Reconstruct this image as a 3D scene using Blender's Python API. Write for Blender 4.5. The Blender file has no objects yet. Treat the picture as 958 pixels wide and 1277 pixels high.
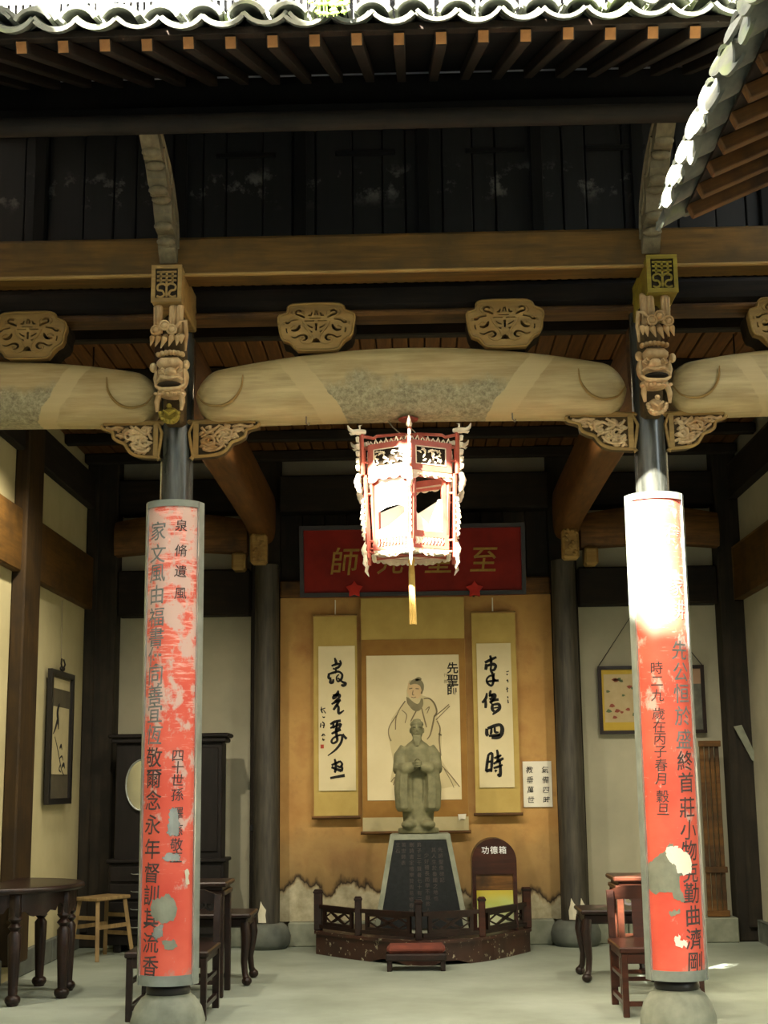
import bpy, bmesh, math, random
from math import sin, cos, pi, radians
from mathutils import Vector, Matrix
from mathutils.geometry import tessellate_polygon
random.seed(7)
SC = bpy.context.scene
COL = SC.collection
# ------------------------------------------------------------------ camera
FPX = 1761.9                      # focal length in pixels of the 958x1277 frame
PI_, YA, RO = .1906, .0222, -.0122
FW = Vector((-sin(YA) * cos(PI_), cos(YA) * cos(PI_), sin(PI_)))
R0 = Vector((cos(YA), sin(YA), 0))
U0 = R0.cross(FW)
RT = cos(RO) * R0 + sin(RO) * U0
UP = -sin(RO) * R0 + cos(RO) * U0
EYE = Vector((0, 0, 1.3))
cam = bpy.data.objects.new('camera', bpy.data.cameras.new('camera'))
COL.objects.link(cam)
m4 = Matrix((RT, UP, -FW)).transposed().to_4x4()
m4.translation = EYE
cam.matrix_world = m4
cam.data.sensor_fit = 'HORIZONTAL'
cam.data.sensor_width = 36
cam.data.lens = FPX * 36 / 958
cam.data.clip_end = 200
SC.camera = cam
SC.view_settings.view_transform = 'Standard'
SC.view_settings.look = 'None'
SC.view_settings.gamma = 1
SC.view_settings.exposure = 1.05
SC.cycles.use_denoising = True
SC.cycles.max_bounces = 10
SC.cycles.diffuse_bounces = 7
# ------------------------------------------------------------------ light
world = bpy.data.worlds.new('sky')
SC.world = world
world.use_nodes = True
wn = world.node_tree
wn.nodes.clear()
wo = wn.nodes.new('ShaderNodeOutputWorld')
bg = wn.nodes.new('ShaderNodeBackground')
sky = wn.nodes.new('ShaderNodeTexSky')
sky.sky_type = 'NISHITA'
sky.sun_disc = False
sky.sun_elevation = radians(36)
sky.sun_rotation = radians(210)
sky.dust_density = 4.0
sky.air_density = 1.0
tint = wn.nodes.new('ShaderNodeMix')
tint.data_type = 'RGBA'
tint.blend_type = 'MULTIPLY'
tint.inputs[0].default_value = 1
tint.inputs[7].default_value = (1, .92, .74, 1)      # the photograph's warm white balance
wn.links.new(sky.outputs[0], tint.inputs[6])
wn.links.new(tint.outputs[2], bg.inputs[0])
bg.inputs[1].default_value = 1.0
wn.links.new(bg.outputs[0], wo.inputs[0])
SUN_AZ = radians(30)              # from the left of the hall's front
SUN_TAN = .86                     # slope in the hall's front-to-back plane
sd = Vector((-sin(SUN_AZ), -cos(SUN_AZ), SUN_TAN * cos(SUN_AZ))).normalized()
sun = bpy.data.objects.new('sun', bpy.data.lights.new('sun', 'SUN'))
COL.objects.link(sun)
sun.location = (0, -6, 14)
sun.rotation_euler = sd.to_track_quat('Z', 'Y').to_euler()
sun.data.energy = 42.0
sun.data.angle = radians(.53)
sun.data.color = (1, .93, .80)


def W(px, py, X=None, Y=None, Z=None):
    d = FW + RT * (px - 479) / FPX - UP * (py - 638.5) / FPX
    t = Y / d.y if Y is not None else (X / d.x if X is not None else (Z - 1.3) / d.z)
    return EYE + d * t


# ------------------------------------------------------------------ materials
def rgb(h):
    h = h.lstrip('#')
    v = [int(h[i:i + 2], 16) / 255 for i in (0, 2, 4)]
    return tuple([(c / 12.92 if c <= .04045 else ((c + .055) / 1.055) ** 2.4) for c in v] + [1])


def newmat(name):
    m = bpy.data.materials.new(name)
    m.use_nodes = True
    nt = m.node_tree
    b = nt.nodes['Principled BSDF']
    return m, nt, b


def nd(nt, t, **kw):
    n = nt.nodes.new(t)
    for k, v in kw.items():
        if k in ('operation', 'blend_type', 'data_type', 'interpolation', 'noise_dimensions', 'feature'):
            setattr(n, k, v)
        else:
            n.inputs[k].default_value = v
    return n


def coords(nt, scale=(1, 1, 1), world_space=False):
    mp = nt.nodes.new('ShaderNodeMapping')
    mp.inputs['Scale'].default_value = scale
    if world_space:
        g = nt.nodes.new('ShaderNodeNewGeometry')
        nt.links.new(g.outputs['Position'], mp.inputs[0])
    else:
        tc = nt.nodes.new('ShaderNodeTexCoord')
        nt.links.new(tc.outputs['Object'], mp.inputs[0])
    return mp.outputs[0]


def noise(nt, vec, scale, detail=4, rough=.55):
    n = nd(nt, 'ShaderNodeTexNoise', Scale=scale, Detail=detail, Roughness=rough)
    nt.links.new(vec, n.inputs['Vector'])
    return n.outputs['Fac']


def ramp(nt, fac, stops, interp='LINEAR'):
    r = nt.nodes.new('ShaderNodeValToRGB')
    r.color_ramp.interpolation = interp
    e = r.color_ramp.elements
    while len(e) < len(stops):
        e.new(.5)
    for k, (p, c) in enumerate(stops):
        e[k].position = p
        e[k].color = rgb(c) if isinstance(c, str) else c
    nt.links.new(fac, r.inputs[0])
    return r.outputs[0]


def mix(nt, fac, a, b, bt='MIX'):
    n = nt.nodes.new('ShaderNodeMix')
    n.data_type = 'RGBA'
    n.blend_type = bt
    for s, v in ((0, fac), (6, a), (7, b)):
        if isinstance(v, (int, float)):
            n.inputs[s].default_value = v
        elif isinstance(v, (tuple, str)):
            n.inputs[s].default_value = rgb(v) if isinstance(v, str) else v
        else:
            nt.links.new(v, n.inputs[s])
    return n.outputs[2]


def math_(nt, op, a, b=0.):
    n = nt.nodes.new('ShaderNodeMath')
    n.operation = op
    for s, v in ((0, a), (1, b)):
        if isinstance(v, (int, float)):
            n.inputs[s].default_value = v
        else:
            nt.links.new(v, n.inputs[s])
    return n.outputs[0]


def bump(nt, b, h, strength=.3, dist=.01):
    n = nd(nt, 'ShaderNodeBump', Strength=strength, Distance=dist)
    nt.links.new(h, n.inputs['Height'])
    nt.links.new(n.outputs[0], b.inputs['Normal'])


def wood(name, c1, c2, axis='X', rough=.6, scale=1., coat=0., bstr=.35, c3=None, ws=False, spec=.3):
    """grain stretched along one axis, blotches of a second tone"""
    m, nt, b = newmat(name)
    s = {'X': (.8, 9, 9), 'Y': (9, .8, 9), 'Z': (9, 9, .8)}[axis]
    v = coords(nt, tuple(k * scale for k in s), ws)
    f = noise(nt, v, 3, 6, .65)
    col = ramp(nt, f, [(.32, c1), (.68, c2)])
    v2 = coords(nt, (2.2, 2.2, 2.2), ws)
    f2 = noise(nt, v2, 2.0, 4)
    col = mix(nt, ramp(nt, f2, [(.45, '000000'), (.7, 'ffffff')]), col, c3 or c1)
    nt.links.new(col, b.inputs['Base Color'])
    b.inputs['Roughness'].default_value = rough
    b.inputs['Coat Weight'].default_value = coat
    b.inputs['Specular IOR Level'].default_value = spec
    bump(nt, b, f, bstr, .006)
    return m


def plain(name, c1, c2=None, sc=6., rough=.7, metal=0., bstr=.15, spec=.5, emis=0, trans=0.):
    m, nt, b = newmat(name)
    v = coords(nt)
    f = noise(nt, v, sc, 5)
    nt.links.new(ramp(nt, f, [(.3, c1), (.7, c2 or c1)]), b.inputs['Base Color'])
    b.inputs['Roughness'].default_value = rough
    b.inputs['Metallic'].default_value = metal
    b.inputs['Specular IOR Level'].default_value = spec
    if trans:
        b.inputs['Transmission Weight'].default_value = trans
    bump(nt, b, f, bstr, .004)
    return m


M = {}
M['dark_wood'] = wood('dark_wood', '#17130e', '#2b2319', 'X', .8)
M['dark_wood_y'] = wood('dark_wood_y', '#17130e', '#2b2319', 'Y', .8)
M['dark_wood_z'] = wood('dark_wood_z', '#1c1913', '#322b20', 'Z', .7)
M['black_wood'] = wood('black_wood', '#08090a', '#100f0e', 'Z', .95)
M['brown_wood'] = wood('brown_wood', '#4a3118', '#7c5628', 'X', .6, c3='#3d2c1a')
M['brown_wood_y'] = wood('brown_wood_y', '#452a11', '#70491f', 'Y', .6, c3='#553818')
M['wall_timber'] = wood('wall_timber', '#2a1f10', '#443114', 'Z', .65)
M['wall_rail'] = wood('wall_rail', '#45300f', '#634519', 'Y', .65, c3='#3a280e')
M['lintel_wood'] = wood('lintel_wood', '#46330f', '#6e4f1c', 'X', .65, c3='#4a3816')
M['carved_wood'] = wood('carved_wood', '#7d6338', '#a98a50', 'X', .6, .8, c3='#94713a')
M['carved_gold'] = wood('carved_gold', '#7d6b22', '#a8942f', 'X', .6, .8, c3='#6b5a22')
M['lion_wood'] = wood('lion_wood', '#ad9068', '#dcc192', 'Z', .6, 1.2, c3='#9c7442')
M['brace_back'] = wood('brace_back', '#3f3018', '#5e4a26', 'X', .8)
M['carve_back'] = wood('carve_back', '#20180d', '#32260f', 'X', .8)  # dark tone puts the shade of carved hollows into the backing
M['rafter_wood'] = wood('rafter_wood', '#1c150e', '#33261a', 'Y', .8)
M['rafter_end_lit'] = plain('rafter_end_lit', '#7d4f22', '#a87236', 12, .7)  # brighter orange: sunlight on the rafter ends put into the colour
M['furniture'] = wood('furniture', '#1b110e', '#2f1d17', 'Y', .38, coat=.15, bstr=.1)
M['furniture_red'] = wood('furniture_red', '#2c150d', '#4a2515', 'X', .38, coat=.2, bstr=.1)
M['dresser_dark'] = wood('dresser_dark', '#110e0d', '#1e1917', 'Z', .5, bstr=.1)
M['pale_stool'] = wood('pale_stool', '#75603f', '#9a8257', 'Z', .6)
M['stool_orange'] = wood('stool_orange', '#7a4a1d', '#97672f', 'Z', .6)
M['stone'] = plain('stone', '#6f7464', '#8f9482', 9, .85, bstr=.4)
M['stone_dark'] = plain('stone_dark', '#454a45', '#666b62', 7, .85, bstr=.4)
M['statue_stone'] = plain('statue_stone', '#605f43', '#7f7c5a', 14, .8, bstr=.5)
M['plaster_cream'] = plain('plaster_cream', '#b3aa80', '#c4bb90', 2.2, .95)
M['plaster_grey'] = plain('plaster_grey', '#a3a08a', '#b9b59c', 2.0, .95)
M['gold'] = plain('gold', '#7d6018', '#a07c28', 20, .5, .3)
M['ink'] = plain('ink', '#0d0c0a', '#1b1915', 10, .8)
M['board_ink_faded'] = plain('board_ink_faded', '#55605e', '#8a8a88', 30, .7)
M['board_ink'] = plain('board_ink', '#2a2626', '#5b4c4a', 30, .7)
M['faint_ink'] = plain('faint_ink', '#6d6146', '#85785a', 10, .9)
M['wash_ink'] = plain('wash_ink', '#7d7658', '#8f8768', 10, .9)
M['white_paper'] = plain('white_paper', '#e6e2cf', '#f2eedc', 8, .9)
M['scroll_paper'] = plain('scroll_paper', '#d8cba0', '#e4d8b0', 3, .9)
M['scroll_silk'] = plain('scroll_silk', '#b39a52', '#c4ab62', 6, .85)
M['scroll_silk_brown'] = plain('scroll_silk_brown', '#8a6228', '#9c7434', 6, .85)
M['scroll_pale'] = plain('scroll_pale', '#b5aa80', '#c5ba90', 6, .85)
M['red_seal'] = plain('red_seal', '#a8402c', '#b85038', 8, .8)
M['plaque_red'] = plain('plaque_red', '#6e120b', '#861a10', 5, .6, spec=.2)
M['red_cloth'] = plain('red_cloth', '#a01a12', '#c22a1c', 9, .8)
M['black_paint'] = plain('black_paint', '#12100e', '#1f1b18', 9, .4)
M['lantern_red'] = plain('lantern_red', '#9c4a3c', '#b5604e', 14, .45)
M['lantern_bone'] = plain('lantern_bone', '#cfc3a8', '#e6dcc4', 20, .55)
M['tassel'] = plain('tassel', '#c9a24e', '#e2c06c', 30, .8)
M['wire'] = plain('wire', '#6e6450', '#8c8068', 20, .5)
M['steel_grey'] = plain('steel_grey', '#6f776e', '#8b9389', 9, .5)
M['black_stone'] = plain('black_stone', '#16191a', '#212425', 30, .6, spec=.2)
M['faint_letters'] = plain('faint_letters', '#352e2a', '#463c36', 12, .7)
M['white_paint'] = plain('white_paint', '#d9dde0', '#ebeef0', 4, .6)
M['dark_room'] = plain('dark_room', '#08090c', '#0f1014', 3, .95)  # near black, stands in for the unlit room behind the lattice
M['moss'] = plain('moss', '#5e8a2a', '#8fb548', 30, .95)
M['white_plaster'] = plain('white_plaster', '#c8c3ac', '#dad5bd', 9, .95, bstr=.4)
M['court_plaster'] = plain('court_plaster', '#c9c4b4', '#d9d4c4', .8, .95)
M['court_stone'] = plain('court_stone', '#8b887c', '#a5a294', 1.2, .9)
M['tile_far'] = plain('tile_far', '#3c3e3c', '#55574f', 3, .9)
M['silver'] = plain('silver', '#9aa09c', '#b8beb8', 9, .25, .6)


def mirror_mat():
    m, nt, b = newmat('mirror_glass')
    b.inputs['Base Color'].default_value = (.75, .78, .72, 1)
    b.inputs['Metallic'].default_value = 1
    f = noise(nt, coords(nt), 6, 2)
    nt.links.new(math_(nt, 'ADD', math_(nt, 'MULTIPLY', f, .1), .12), b.inputs['Roughness'])
    return m


M['mirror'] = mirror_mat()


def frost_mat():
    m, nt, b = newmat('frosted_glass')
    b.inputs['Base Color'].default_value = (.93, .93, .9, 1)
    b.inputs['Roughness'].default_value = .55
    tr = nt.nodes.new('ShaderNodeBsdfTranslucent')
    tr.inputs[0].default_value = (.95, .95, .92, 1)
    mx = nt.nodes.new('ShaderNodeMixShader')
    mx.inputs[0].default_value = .45
    nt.links.new(b.outputs[0], mx.inputs[1])
    nt.links.new(tr.outputs[0], mx.inputs[2])
    nt.links.new(mx.outputs[0], nt.nodes['Material Output'].inputs[0])
    return m


M['frost'] = frost_mat()


def column_mat():
    m, nt, b = newmat('column_lacquer')
    f = noise(nt, coords(nt, (12, 12, 1.5)), 3, 5)
    nt.links.new(ramp(nt, f, [(.3, '#262824'), (.7, '#4c4e48')]), b.inputs['Base Color'])
    b.inputs['Roughness'].default_value = .26
    b.inputs['Coat Weight'].default_value = .4
    b.inputs['Coat Roughness'].default_value = .2
    bump(nt, b, f, .15, .004)
    return m


M['column'] = column_mat()


def old_column_mat():
    m, nt, b = newmat('old_column')
    f = noise(nt, coords(nt, (10, 10, 1.0)), 3, 6)
    c = ramp(nt, f, [(.3, '#25231c'), (.7, '#4a453a')])
    nt.links.new(c, b.inputs['Base Color'])
    b.inputs['Roughness'].default_value = .6
    bump(nt, b, f, .3, .006)
    return m


M['old_column'] = old_column_mat()


def tile_mat():
    m, nt, b = newmat('roof_tile')
    v = coords(nt, (1, 1, 1), True)
    f = noise(nt, v, 9, 5)
    c = ramp(nt, f, [(.3, '#4e524c'), (.7, '#7f8377')])
    g = noise(nt, v, 5.5, 4)
    c = mix(nt, ramp(nt, g, [(.54, '000000'), (.66, 'c0c0c0')]), c, '#7d8c56')
    nt.links.new(c, b.inputs['Base Color'])
    b.inputs['Roughness'].default_value = .9
    bump(nt, b, f, .4, .006)
    return m


M['tile'] = tile_mat()


def floor_mat():
    m, nt, b = newmat('floor_cement')
    v = coords(nt)
    f = noise(nt, v, 1.3, 6)
    g = noise(nt, v, 12, 5)
    c = ramp(nt, f, [(.3, '#7c8678'), (.7, '#9ca69a')])
    c = mix(nt, ramp(nt, g, [(.4, '000000'), (.8, '606060')]), c, '#6a6f60')
    nt.links.new(c, b.inputs['Base Color'])
    b.inputs['Roughness'].default_value = .62
    bump(nt, b, g, .15, .004)
    return m


M['floor'] = floor_mat()


def ochre_mat():
    m, nt, b = newmat('ochre_limewash')
    v = coords(nt, (1, 1, 1), True)
    f = noise(nt, v, 2.2, 6)
    g = noise(nt, v, 7, 6, .7)
    c = ramp(nt, f, [(.3, '#b08248'), (.55, '#c49a5a'), (.75, '#a87442')])
    c = mix(nt, ramp(nt, g, [(.55, '000000'), (.75, 'b0b0b0')]), c, '#946c44')
    sep = nt.nodes.new('ShaderNodeSeparateXYZ')
    nt.links.new(v, sep.inputs[0])
    # height plus wavy offset: peeled whitewash foot, soot line, grey damp band
    w = noise(nt, coords(nt, (2.6, 2.6, 1.2), True), 1.6, 4)
    z = math_(nt, 'ADD', sep.outputs['Z'], math_(nt, 'MULTIPLY', math_(nt, 'SUBTRACT', w, .5), .55))
    foot = ramp(nt, math_(nt, 'MULTIPLY', z, 1.), [(.40, 'ffffff'), (.44, '000000')])
    soot = ramp(nt, z, [(.41, '000000'), (.44, 'ffffff'), (.49, '808080'), (.64, '000000')])
    damp = ramp(nt, z, [(.45, 'c0c0c0'), (.80, 'a0a0a0'), (1.05, '000000')])
    c = mix(nt, damp, c, '#756b4c')
    c = mix(nt, soot, c, '#261d11')
    pl = ramp(nt, g, [(.35, '#9d9577'), (.7, '#cfc8a8')])
    c = mix(nt, foot, c, pl)
    nt.links.new(c, b.inputs['Base Color'])
    b.inputs['Roughness'].default_value = .9
    bump(nt, b, g, .3, .01)
    return m


M['ochre'] = ochre_mat()


def couplet_mat(side):
    m, nt, b = newmat('couplet_red_' + side)
    v = coords(nt)
    base = ramp(nt, noise(nt, v, 3, 4), [(.3, '#d14c3a'), (.7, '#e56a54')])
    # scratched pale streaks lying across the board, thicker towards the top
    st = noise(nt, coords(nt, (5, 5, 40)), 1.6, 5, .7)
    blot = noise(nt, coords(nt, (7, 7, 5)), 1.4, 5, .65)
    sep = nt.nodes.new('ShaderNodeSeparateXYZ')
    nt.links.new(v, sep.inputs[0])
    hi = math_(nt, 'MULTIPLY', sep.outputs['Z'], .10 if side == 'left' else .05)
    k1 = ramp(nt, math_(nt, 'ADD', st, hi), [(.68, '000000'), (.80, 'ffffff')])
    k2 = ramp(nt, math_(nt, 'ADD', blot, hi), [(.64, '000000'), (.72, 'ffffff')])
    c = mix(nt, k1, base, '#ecb6a8')
    c = mix(nt, k2, c, '#cfb0a4')
    # damp-bleached foot
    low = math_(nt, 'ADD', math_(nt, 'MULTIPLY', sep.outputs['Z'], -1.0), math_(nt, 'MULTIPLY', blot, .5))
    k3 = ramp(nt, low, [(.22, '000000'), (.30, 'ffffff')])
    c = mix(nt, k3, c, '#a19c90')
    nt.links.new(c, b.inputs['Base Color'])
    b.inputs['Roughness'].default_value = .5
    bump(nt, b, st, .15, .003)
    return m


def moonbeam_mat(kind):
    """weathered beam: grey-tan wood, worn painted cloth pattern with pale diagonal edges"""
    m, nt, b = newmat('moonbeam_' + kind)
    v = coords(nt)
    f = noise(nt, coords(nt, (.9, 8, 11)), 2.6, 6, .65)
    c = ramp(nt, f, [(.3, '#9c8757'), (.7, '#c8b481')])
    big = noise(nt, coords(nt, (1.5, 3, 3)), 1.3, 4)
    c = mix(nt, ramp(nt, big, [(.4, '000000'), (.7, 'a0a0a0')]), c, '#96703c')
    sep = nt.nodes.new('ShaderNodeSeparateXYZ')
    nt.links.new(v, sep.inputs[0])
    x, z = sep.outputs['X'], sep.outputs['Z']
    wob = math_(nt, 'MULTIPLY', math_(nt, 'SUBTRACT', noise(nt, v, 14, 4), .5), .05)
    if kind == 'center':
        t = math_(nt, 'ADD', math_(nt, 'SUBTRACT', math_(nt, 'ABSOLUTE', math_(nt, 'ADD', x, -.03)), math_(nt, 'MULTIPLY', z, .75)), wob)
        a0, wid = .50, .14
    else:
        t = math_(nt, 'ADD', math_(nt, 'SUBTRACT', math_(nt, 'ABSOLUTE', x), math_(nt, 'MULTIPLY', z, .6)), wob)
        a0, wid = .42, .1
    band = ramp(nt, math_(nt, 'MULTIPLY', t, 1.), [(a0 - .005, '000000'), (a0, 'ffffff'), (a0 + wid, 'ffffff'), (a0 + wid + .005, '000000')])
    inside = math_(nt, 'LESS_THAN', t, a0)
    low = ramp(nt, math_(nt, 'ADD', math_(nt, 'MULTIPLY', z, 2.2), noise(nt, coords(nt, (1, 1, 1)), 5, 4)), [(.42, 'ffffff'), (.62, '101010')])
    spk = noise(nt, coords(nt, (1, 1, 1)), 42, 6, .8)
    sp = ramp(nt, spk, [(.34, '#4d4d3a'), (.5, '#8b8566'), (.68, '#bdb592')])
    c = mix(nt, math_(nt, 'MULTIPLY', band, .75), c, '#c0aa78')
    c = mix(nt, math_(nt, 'MULTIPLY', math_(nt, 'MULTIPLY', inside, low), .75), c, sp)
    nt.links.new(c, b.inputs['Base Color'])
    b.inputs['Roughness'].default_value = .6
    bump(nt, b, f, .35, .008)
    return m


# ------------------------------------------------------------------ mesh builder
class MB:
    def __init__(s):
        s.v, s.f = [], []

    def add(s, vs, fs):
        k = len(s.v)
        s.v += [tuple(p) for p in vs]
        s.f += [tuple(i + k for i in f) for f in fs]
        return s

    def box(s, lo, hi, ch=0., rot=None, org=None):
        (x0, y0, z0), (x1, y1, z1) = lo, hi
        if ch <= 0:
            vs = [(x, y, z) for x in (x0, x1) for y in (y0, y1) for z in (z0, z1)]
            fs = [(0, 1, 3, 2), (4, 6, 7, 5), (0, 4, 5, 1), (2, 3, 7, 6), (0, 2, 6, 4), (1, 5, 7, 3)]
        else:
            bm = bmesh.new()
            bmesh.ops.create_cube(bm, size=1)
            for q in bm.verts:
                q.co = Vector(((x0 + x1) / 2 + q.co.x * (x1 - x0), (y0 + y1) / 2 + q.co.y * (y1 - y0), (z0 + z1) / 2 + q.co.z * (z1 - z0)))
            bmesh.ops.bevel(bm, geom=bm.edges[:], offset=min(ch, .45 * min(abs(x1 - x0), abs(y1 - y0), abs(z1 - z0))), segments=1, affect='EDGES')
            bm.verts.index_update()
            vs = [q.co.copy() for q in bm.verts]
            fs = [tuple(q.index for q in f.verts) for f in bm.faces]
            bm.free()
        if rot is not None:
            o = Vector(org) if org else Vector(((x0 + x1) / 2, (y0 + y1) / 2, (z0 + z1) / 2))
            vs = [rot @ (Vector(q) - o) + o for q in vs]
        return s.add(vs, fs)

    def tube(s, pts, r, n=8, cap=True, flat=1.):
        pts = [Vector(p) for p in pts]
        rs = r if isinstance(r, (list, tuple)) else [r] * len(pts)
        k0 = len(s.v)
        prev = None
        for i, p in enumerate(pts):
            t = (pts[min(i + 1, len(pts) - 1)] - pts[max(i - 1, 0)])
            t = t.normalized() if t.length > 1e-9 else Vector((0, 0, 1))
            if prev is None:
                a = Vector((0, 1, 0)) if abs(t.y) < .9 else Vector((1, 0, 0))
                a = (a - t * a.dot(t)).normalized()
            else:
                a = prev - t * prev.dot(t)
                a = a.normalized() if a.length > 1e-6 else Vector((1, 0, 0))
            prev = a
            bb = t.cross(a)
            for j in range(n):
                an = 2 * pi * j / n
                s.v.append(tuple(p + (a * cos(an) * flat + bb * sin(an)) * rs[i]))
        for i in range(len(pts) - 1):
            for j in range(n):
                q = k0 + i * n
                s.f.append((q + j, q + (j + 1) % n, q + n + (j + 1) % n, q + n + j))
        if cap:
            s.f.append(tuple(k0 + j for j in reversed(range(n))))
            s.f.append(tuple(k0 + (len(pts) - 1) * n + j for j in range(n)))
        return s

    def lathe(s, prof, c=(0, 0, 0), n=24):
        k0 = len(s.v)
        for r, z in prof:
            for j in range(n):
                a = 2 * pi * j / n
                s.v.append((c[0] + r * cos(a), c[1] + r * sin(a), c[2] + z))
        for i in range(len(prof) - 1):
            for j in range(n):
                q = k0 + i * n
                s.f.append((q + j, q + (j + 1) % n, q + n + (j + 1) % n, q + n + j))
        s.f.append(tuple(k0 + j for j in reversed(range(n))))
        s.f.append(tuple(k0 + (len(prof) - 1) * n + j for j in range(n)))
        return s

    def ball(s, c, r, rot=None, nu=12, nv=8):
        rx, ry, rz = r if isinstance(r, (list, tuple)) else (r, r, r)
        c = Vector(c)
        vs = [Vector((0, 0, rz))]
        for i in range(1, nv):
            t = pi * i / nv
            for j in range(nu):
                a = 2 * pi * j / nu
                vs.append(Vector((rx * sin(t) * cos(a), ry * sin(t) * sin(a), rz * cos(t))))
        vs.append(Vector((0, 0, -rz)))
        if rot is not None:
            vs = [rot @ q for q in vs]
        fs = []
        for j in range(nu):
            fs.append((0, 1 + j, 1 + (j + 1) % nu))
            e = 1 + (nv - 2) * nu
            fs.append((len(vs) - 1, e + (j + 1) % nu, e + j))
            for i in range(nv - 2):
                q = 1 + i * nu
                fs.append((q + j, q + nu + j, q + nu + (j + 1) % nu, q + (j + 1) % nu))
        return s.add([c + q for q in vs], fs)

    def prism(s, poly, fn, d0, d1, holes=()):
        """2D outline (with holes) pulled from depth d0 to d1 through fn(u, v, d) -> xyz"""
        loops = [list(poly)] + [list(h) for h in holes]
        flat = [p for l in loops for p in l]
        tris = tessellate_polygon([[Vector((p[0], p[1], 0)) for p in l] for l in loops])
        n = len(flat)
        vs = [fn(p[0], p[1], d0) for p in flat] + [fn(p[0], p[1], d1) for p in flat]
        fs = [tuple(t) for t in tris] + [tuple(n + i for i in reversed(t)) for t in tris]
        o = 0
        for l in loops:
            for i in range(len(l)):
                j = (i + 1) % len(l)
                fs.append((o + i, o + j, n + o + j, n + o + i))
            o += len(l)
        return s.add(vs, fs)

    def build(s, name, mat, parent=None, smooth=None, loc=None, local=False, **props):
        me = bpy.data.meshes.new(name)
        off = Vector(loc) if loc is not None else Vector((0, 0, 0))
        me.from_pydata([tuple(Vector(p) - (Vector((0, 0, 0)) if local else off)) for p in s.v], [], s.f)
        me.validate()
        bm = bmesh.new()
        bm.from_mesh(me)
        bmesh.ops.recalc_face_normals(bm, faces=bm.faces[:])
        bm.to_mesh(me)
        bm.free()
        me.materials.append(M[mat] if isinstance(mat, str) else mat)
        if smooth:
            me.polygons.foreach_set('use_smooth', [True] * len(me.polygons))
            me.set_sharp_from_angle(angle=radians(smooth))
        o = bpy.data.objects.new(name, me)
        COL.objects.link(o)
        if loc is not None:
            o.location = off
        if parent is not None:
            o.parent = parent
            o.location = (o.location if loc is None else off) - Vector(worldloc(parent))
        for k, v in props.items():
            o[k] = v
        return o


def worldloc(o):
    v = Vector((0, 0, 0))
    while o is not None:
        v += o.location
        o = o.parent
    return v


def tag(o, label, cat, group=None, kind=None):
    if label:
        o['label'] = label
    if cat:
        o['category'] = cat
    if group:
        o['group'] = group
    if kind:
        o['kind'] = kind
    return o


def thing(name, loc, label, cat, group=None):
    o = bpy.data.objects.new(name, None)
    o.empty_display_size = .1
    COL.objects.link(o)
    o.location = loc
    return tag(o, label, cat, group)


def shell(name, loc=(0, 0, 0)):
    o = bpy.data.objects.new(name, None)
    COL.objects.link(o)
    o.location = loc
    o['kind'] = 'structure'
    return o


def share(o, name, loc, parent, rot=None):
    """another piece that uses the same mesh data"""
    c = bpy.data.objects.new(name, o.data)
    COL.objects.link(c)
    c.parent = parent
    c.location = Vector(loc) - worldloc(parent)
    if rot is not None:
        c.rotation_euler = rot
    return c


def copy_tree(o, parent=None, loc=None, rot=None, scale=None):
    c = o.copy()
    COL.objects.link(c)
    c.parent = parent
    if loc is not None:
        c.location = loc
    if rot is not None:
        c.rotation_euler = rot
    if scale is not None:
        c.scale = scale
    for ch in list(o.children):
        copy_tree(ch, c)
    return c


def XZ(y):
    return lambda u, v, d: (u, y + d, v)


def ribbon(pts, w):
    """outline of a 2D stroke with the half widths w"""
    ws = w if isinstance(w, (list, tuple)) else [w] * len(pts)
    L, Rr = [], []
    n = len(pts)
    for i in range(n):
        a, b = pts[max(i - 1, 0)], pts[min(i + 1, n - 1)]
        dx, dy = b[0] - a[0], b[1] - a[1]
        l = math.hypot(dx, dy) or 1
        nx, ny = -dy / l, dx / l
        L.append((pts[i][0] + nx * ws[i], pts[i][1] + ny * ws[i]))
        Rr.append((pts[i][0] - nx * ws[i], pts[i][1] - ny * ws[i]))
    return L + Rr[::-1]


def strip(mb, pts, w, fn, d0, d1):
    """thick 2D stroke as quads, so that it may cross itself"""
    ws = w if isinstance(w, (list, tuple)) else [w] * len(pts)
    r = ribbon(pts, ws)
    n = len(pts)
    L, Rr = r[:n], r[n:][::-1]
    vs, fs = [], []
    for i in range(n):
        vs += [fn(*L[i], d0), fn(*Rr[i], d0), fn(*Rr[i], d1), fn(*L[i], d1)]
    for i in range(n - 1):
        a, b = 4 * i, 4 * i + 4
        for j in range(4):
            fs.append((a + j, a + (j + 1) % 4, b + (j + 1) % 4, b + j))
    fs.append((0, 1, 2, 3))
    fs.append((4 * n - 1, 4 * n - 2, 4 * n - 3, 4 * n - 4))
    mb.add(vs, fs)


def smooth_path(pts, k=4):
    out = []
    n = len(pts)
    for i in range(n - 1):
        p0, p1, p2, p3 = pts[max(i - 1, 0)], pts[i], pts[i + 1], pts[min(i + 2, n - 1)]
        for j in range(k):
            t = j / k
            out.append(tuple(.5 * ((2 * p1[c]) + (-p0[c] + p2[c]) * t + (2 * p0[c] - 5 * p1[c] + 4 * p2[c] - p3[c]) * t * t + (-p0[c] + 3 * p1[c] - 3 * p2[c] + p3[c]) * t ** 3) for c in range(len(p1))))
    out.append(tuple(pts[-1]))
    return out


_gl = {}


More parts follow.
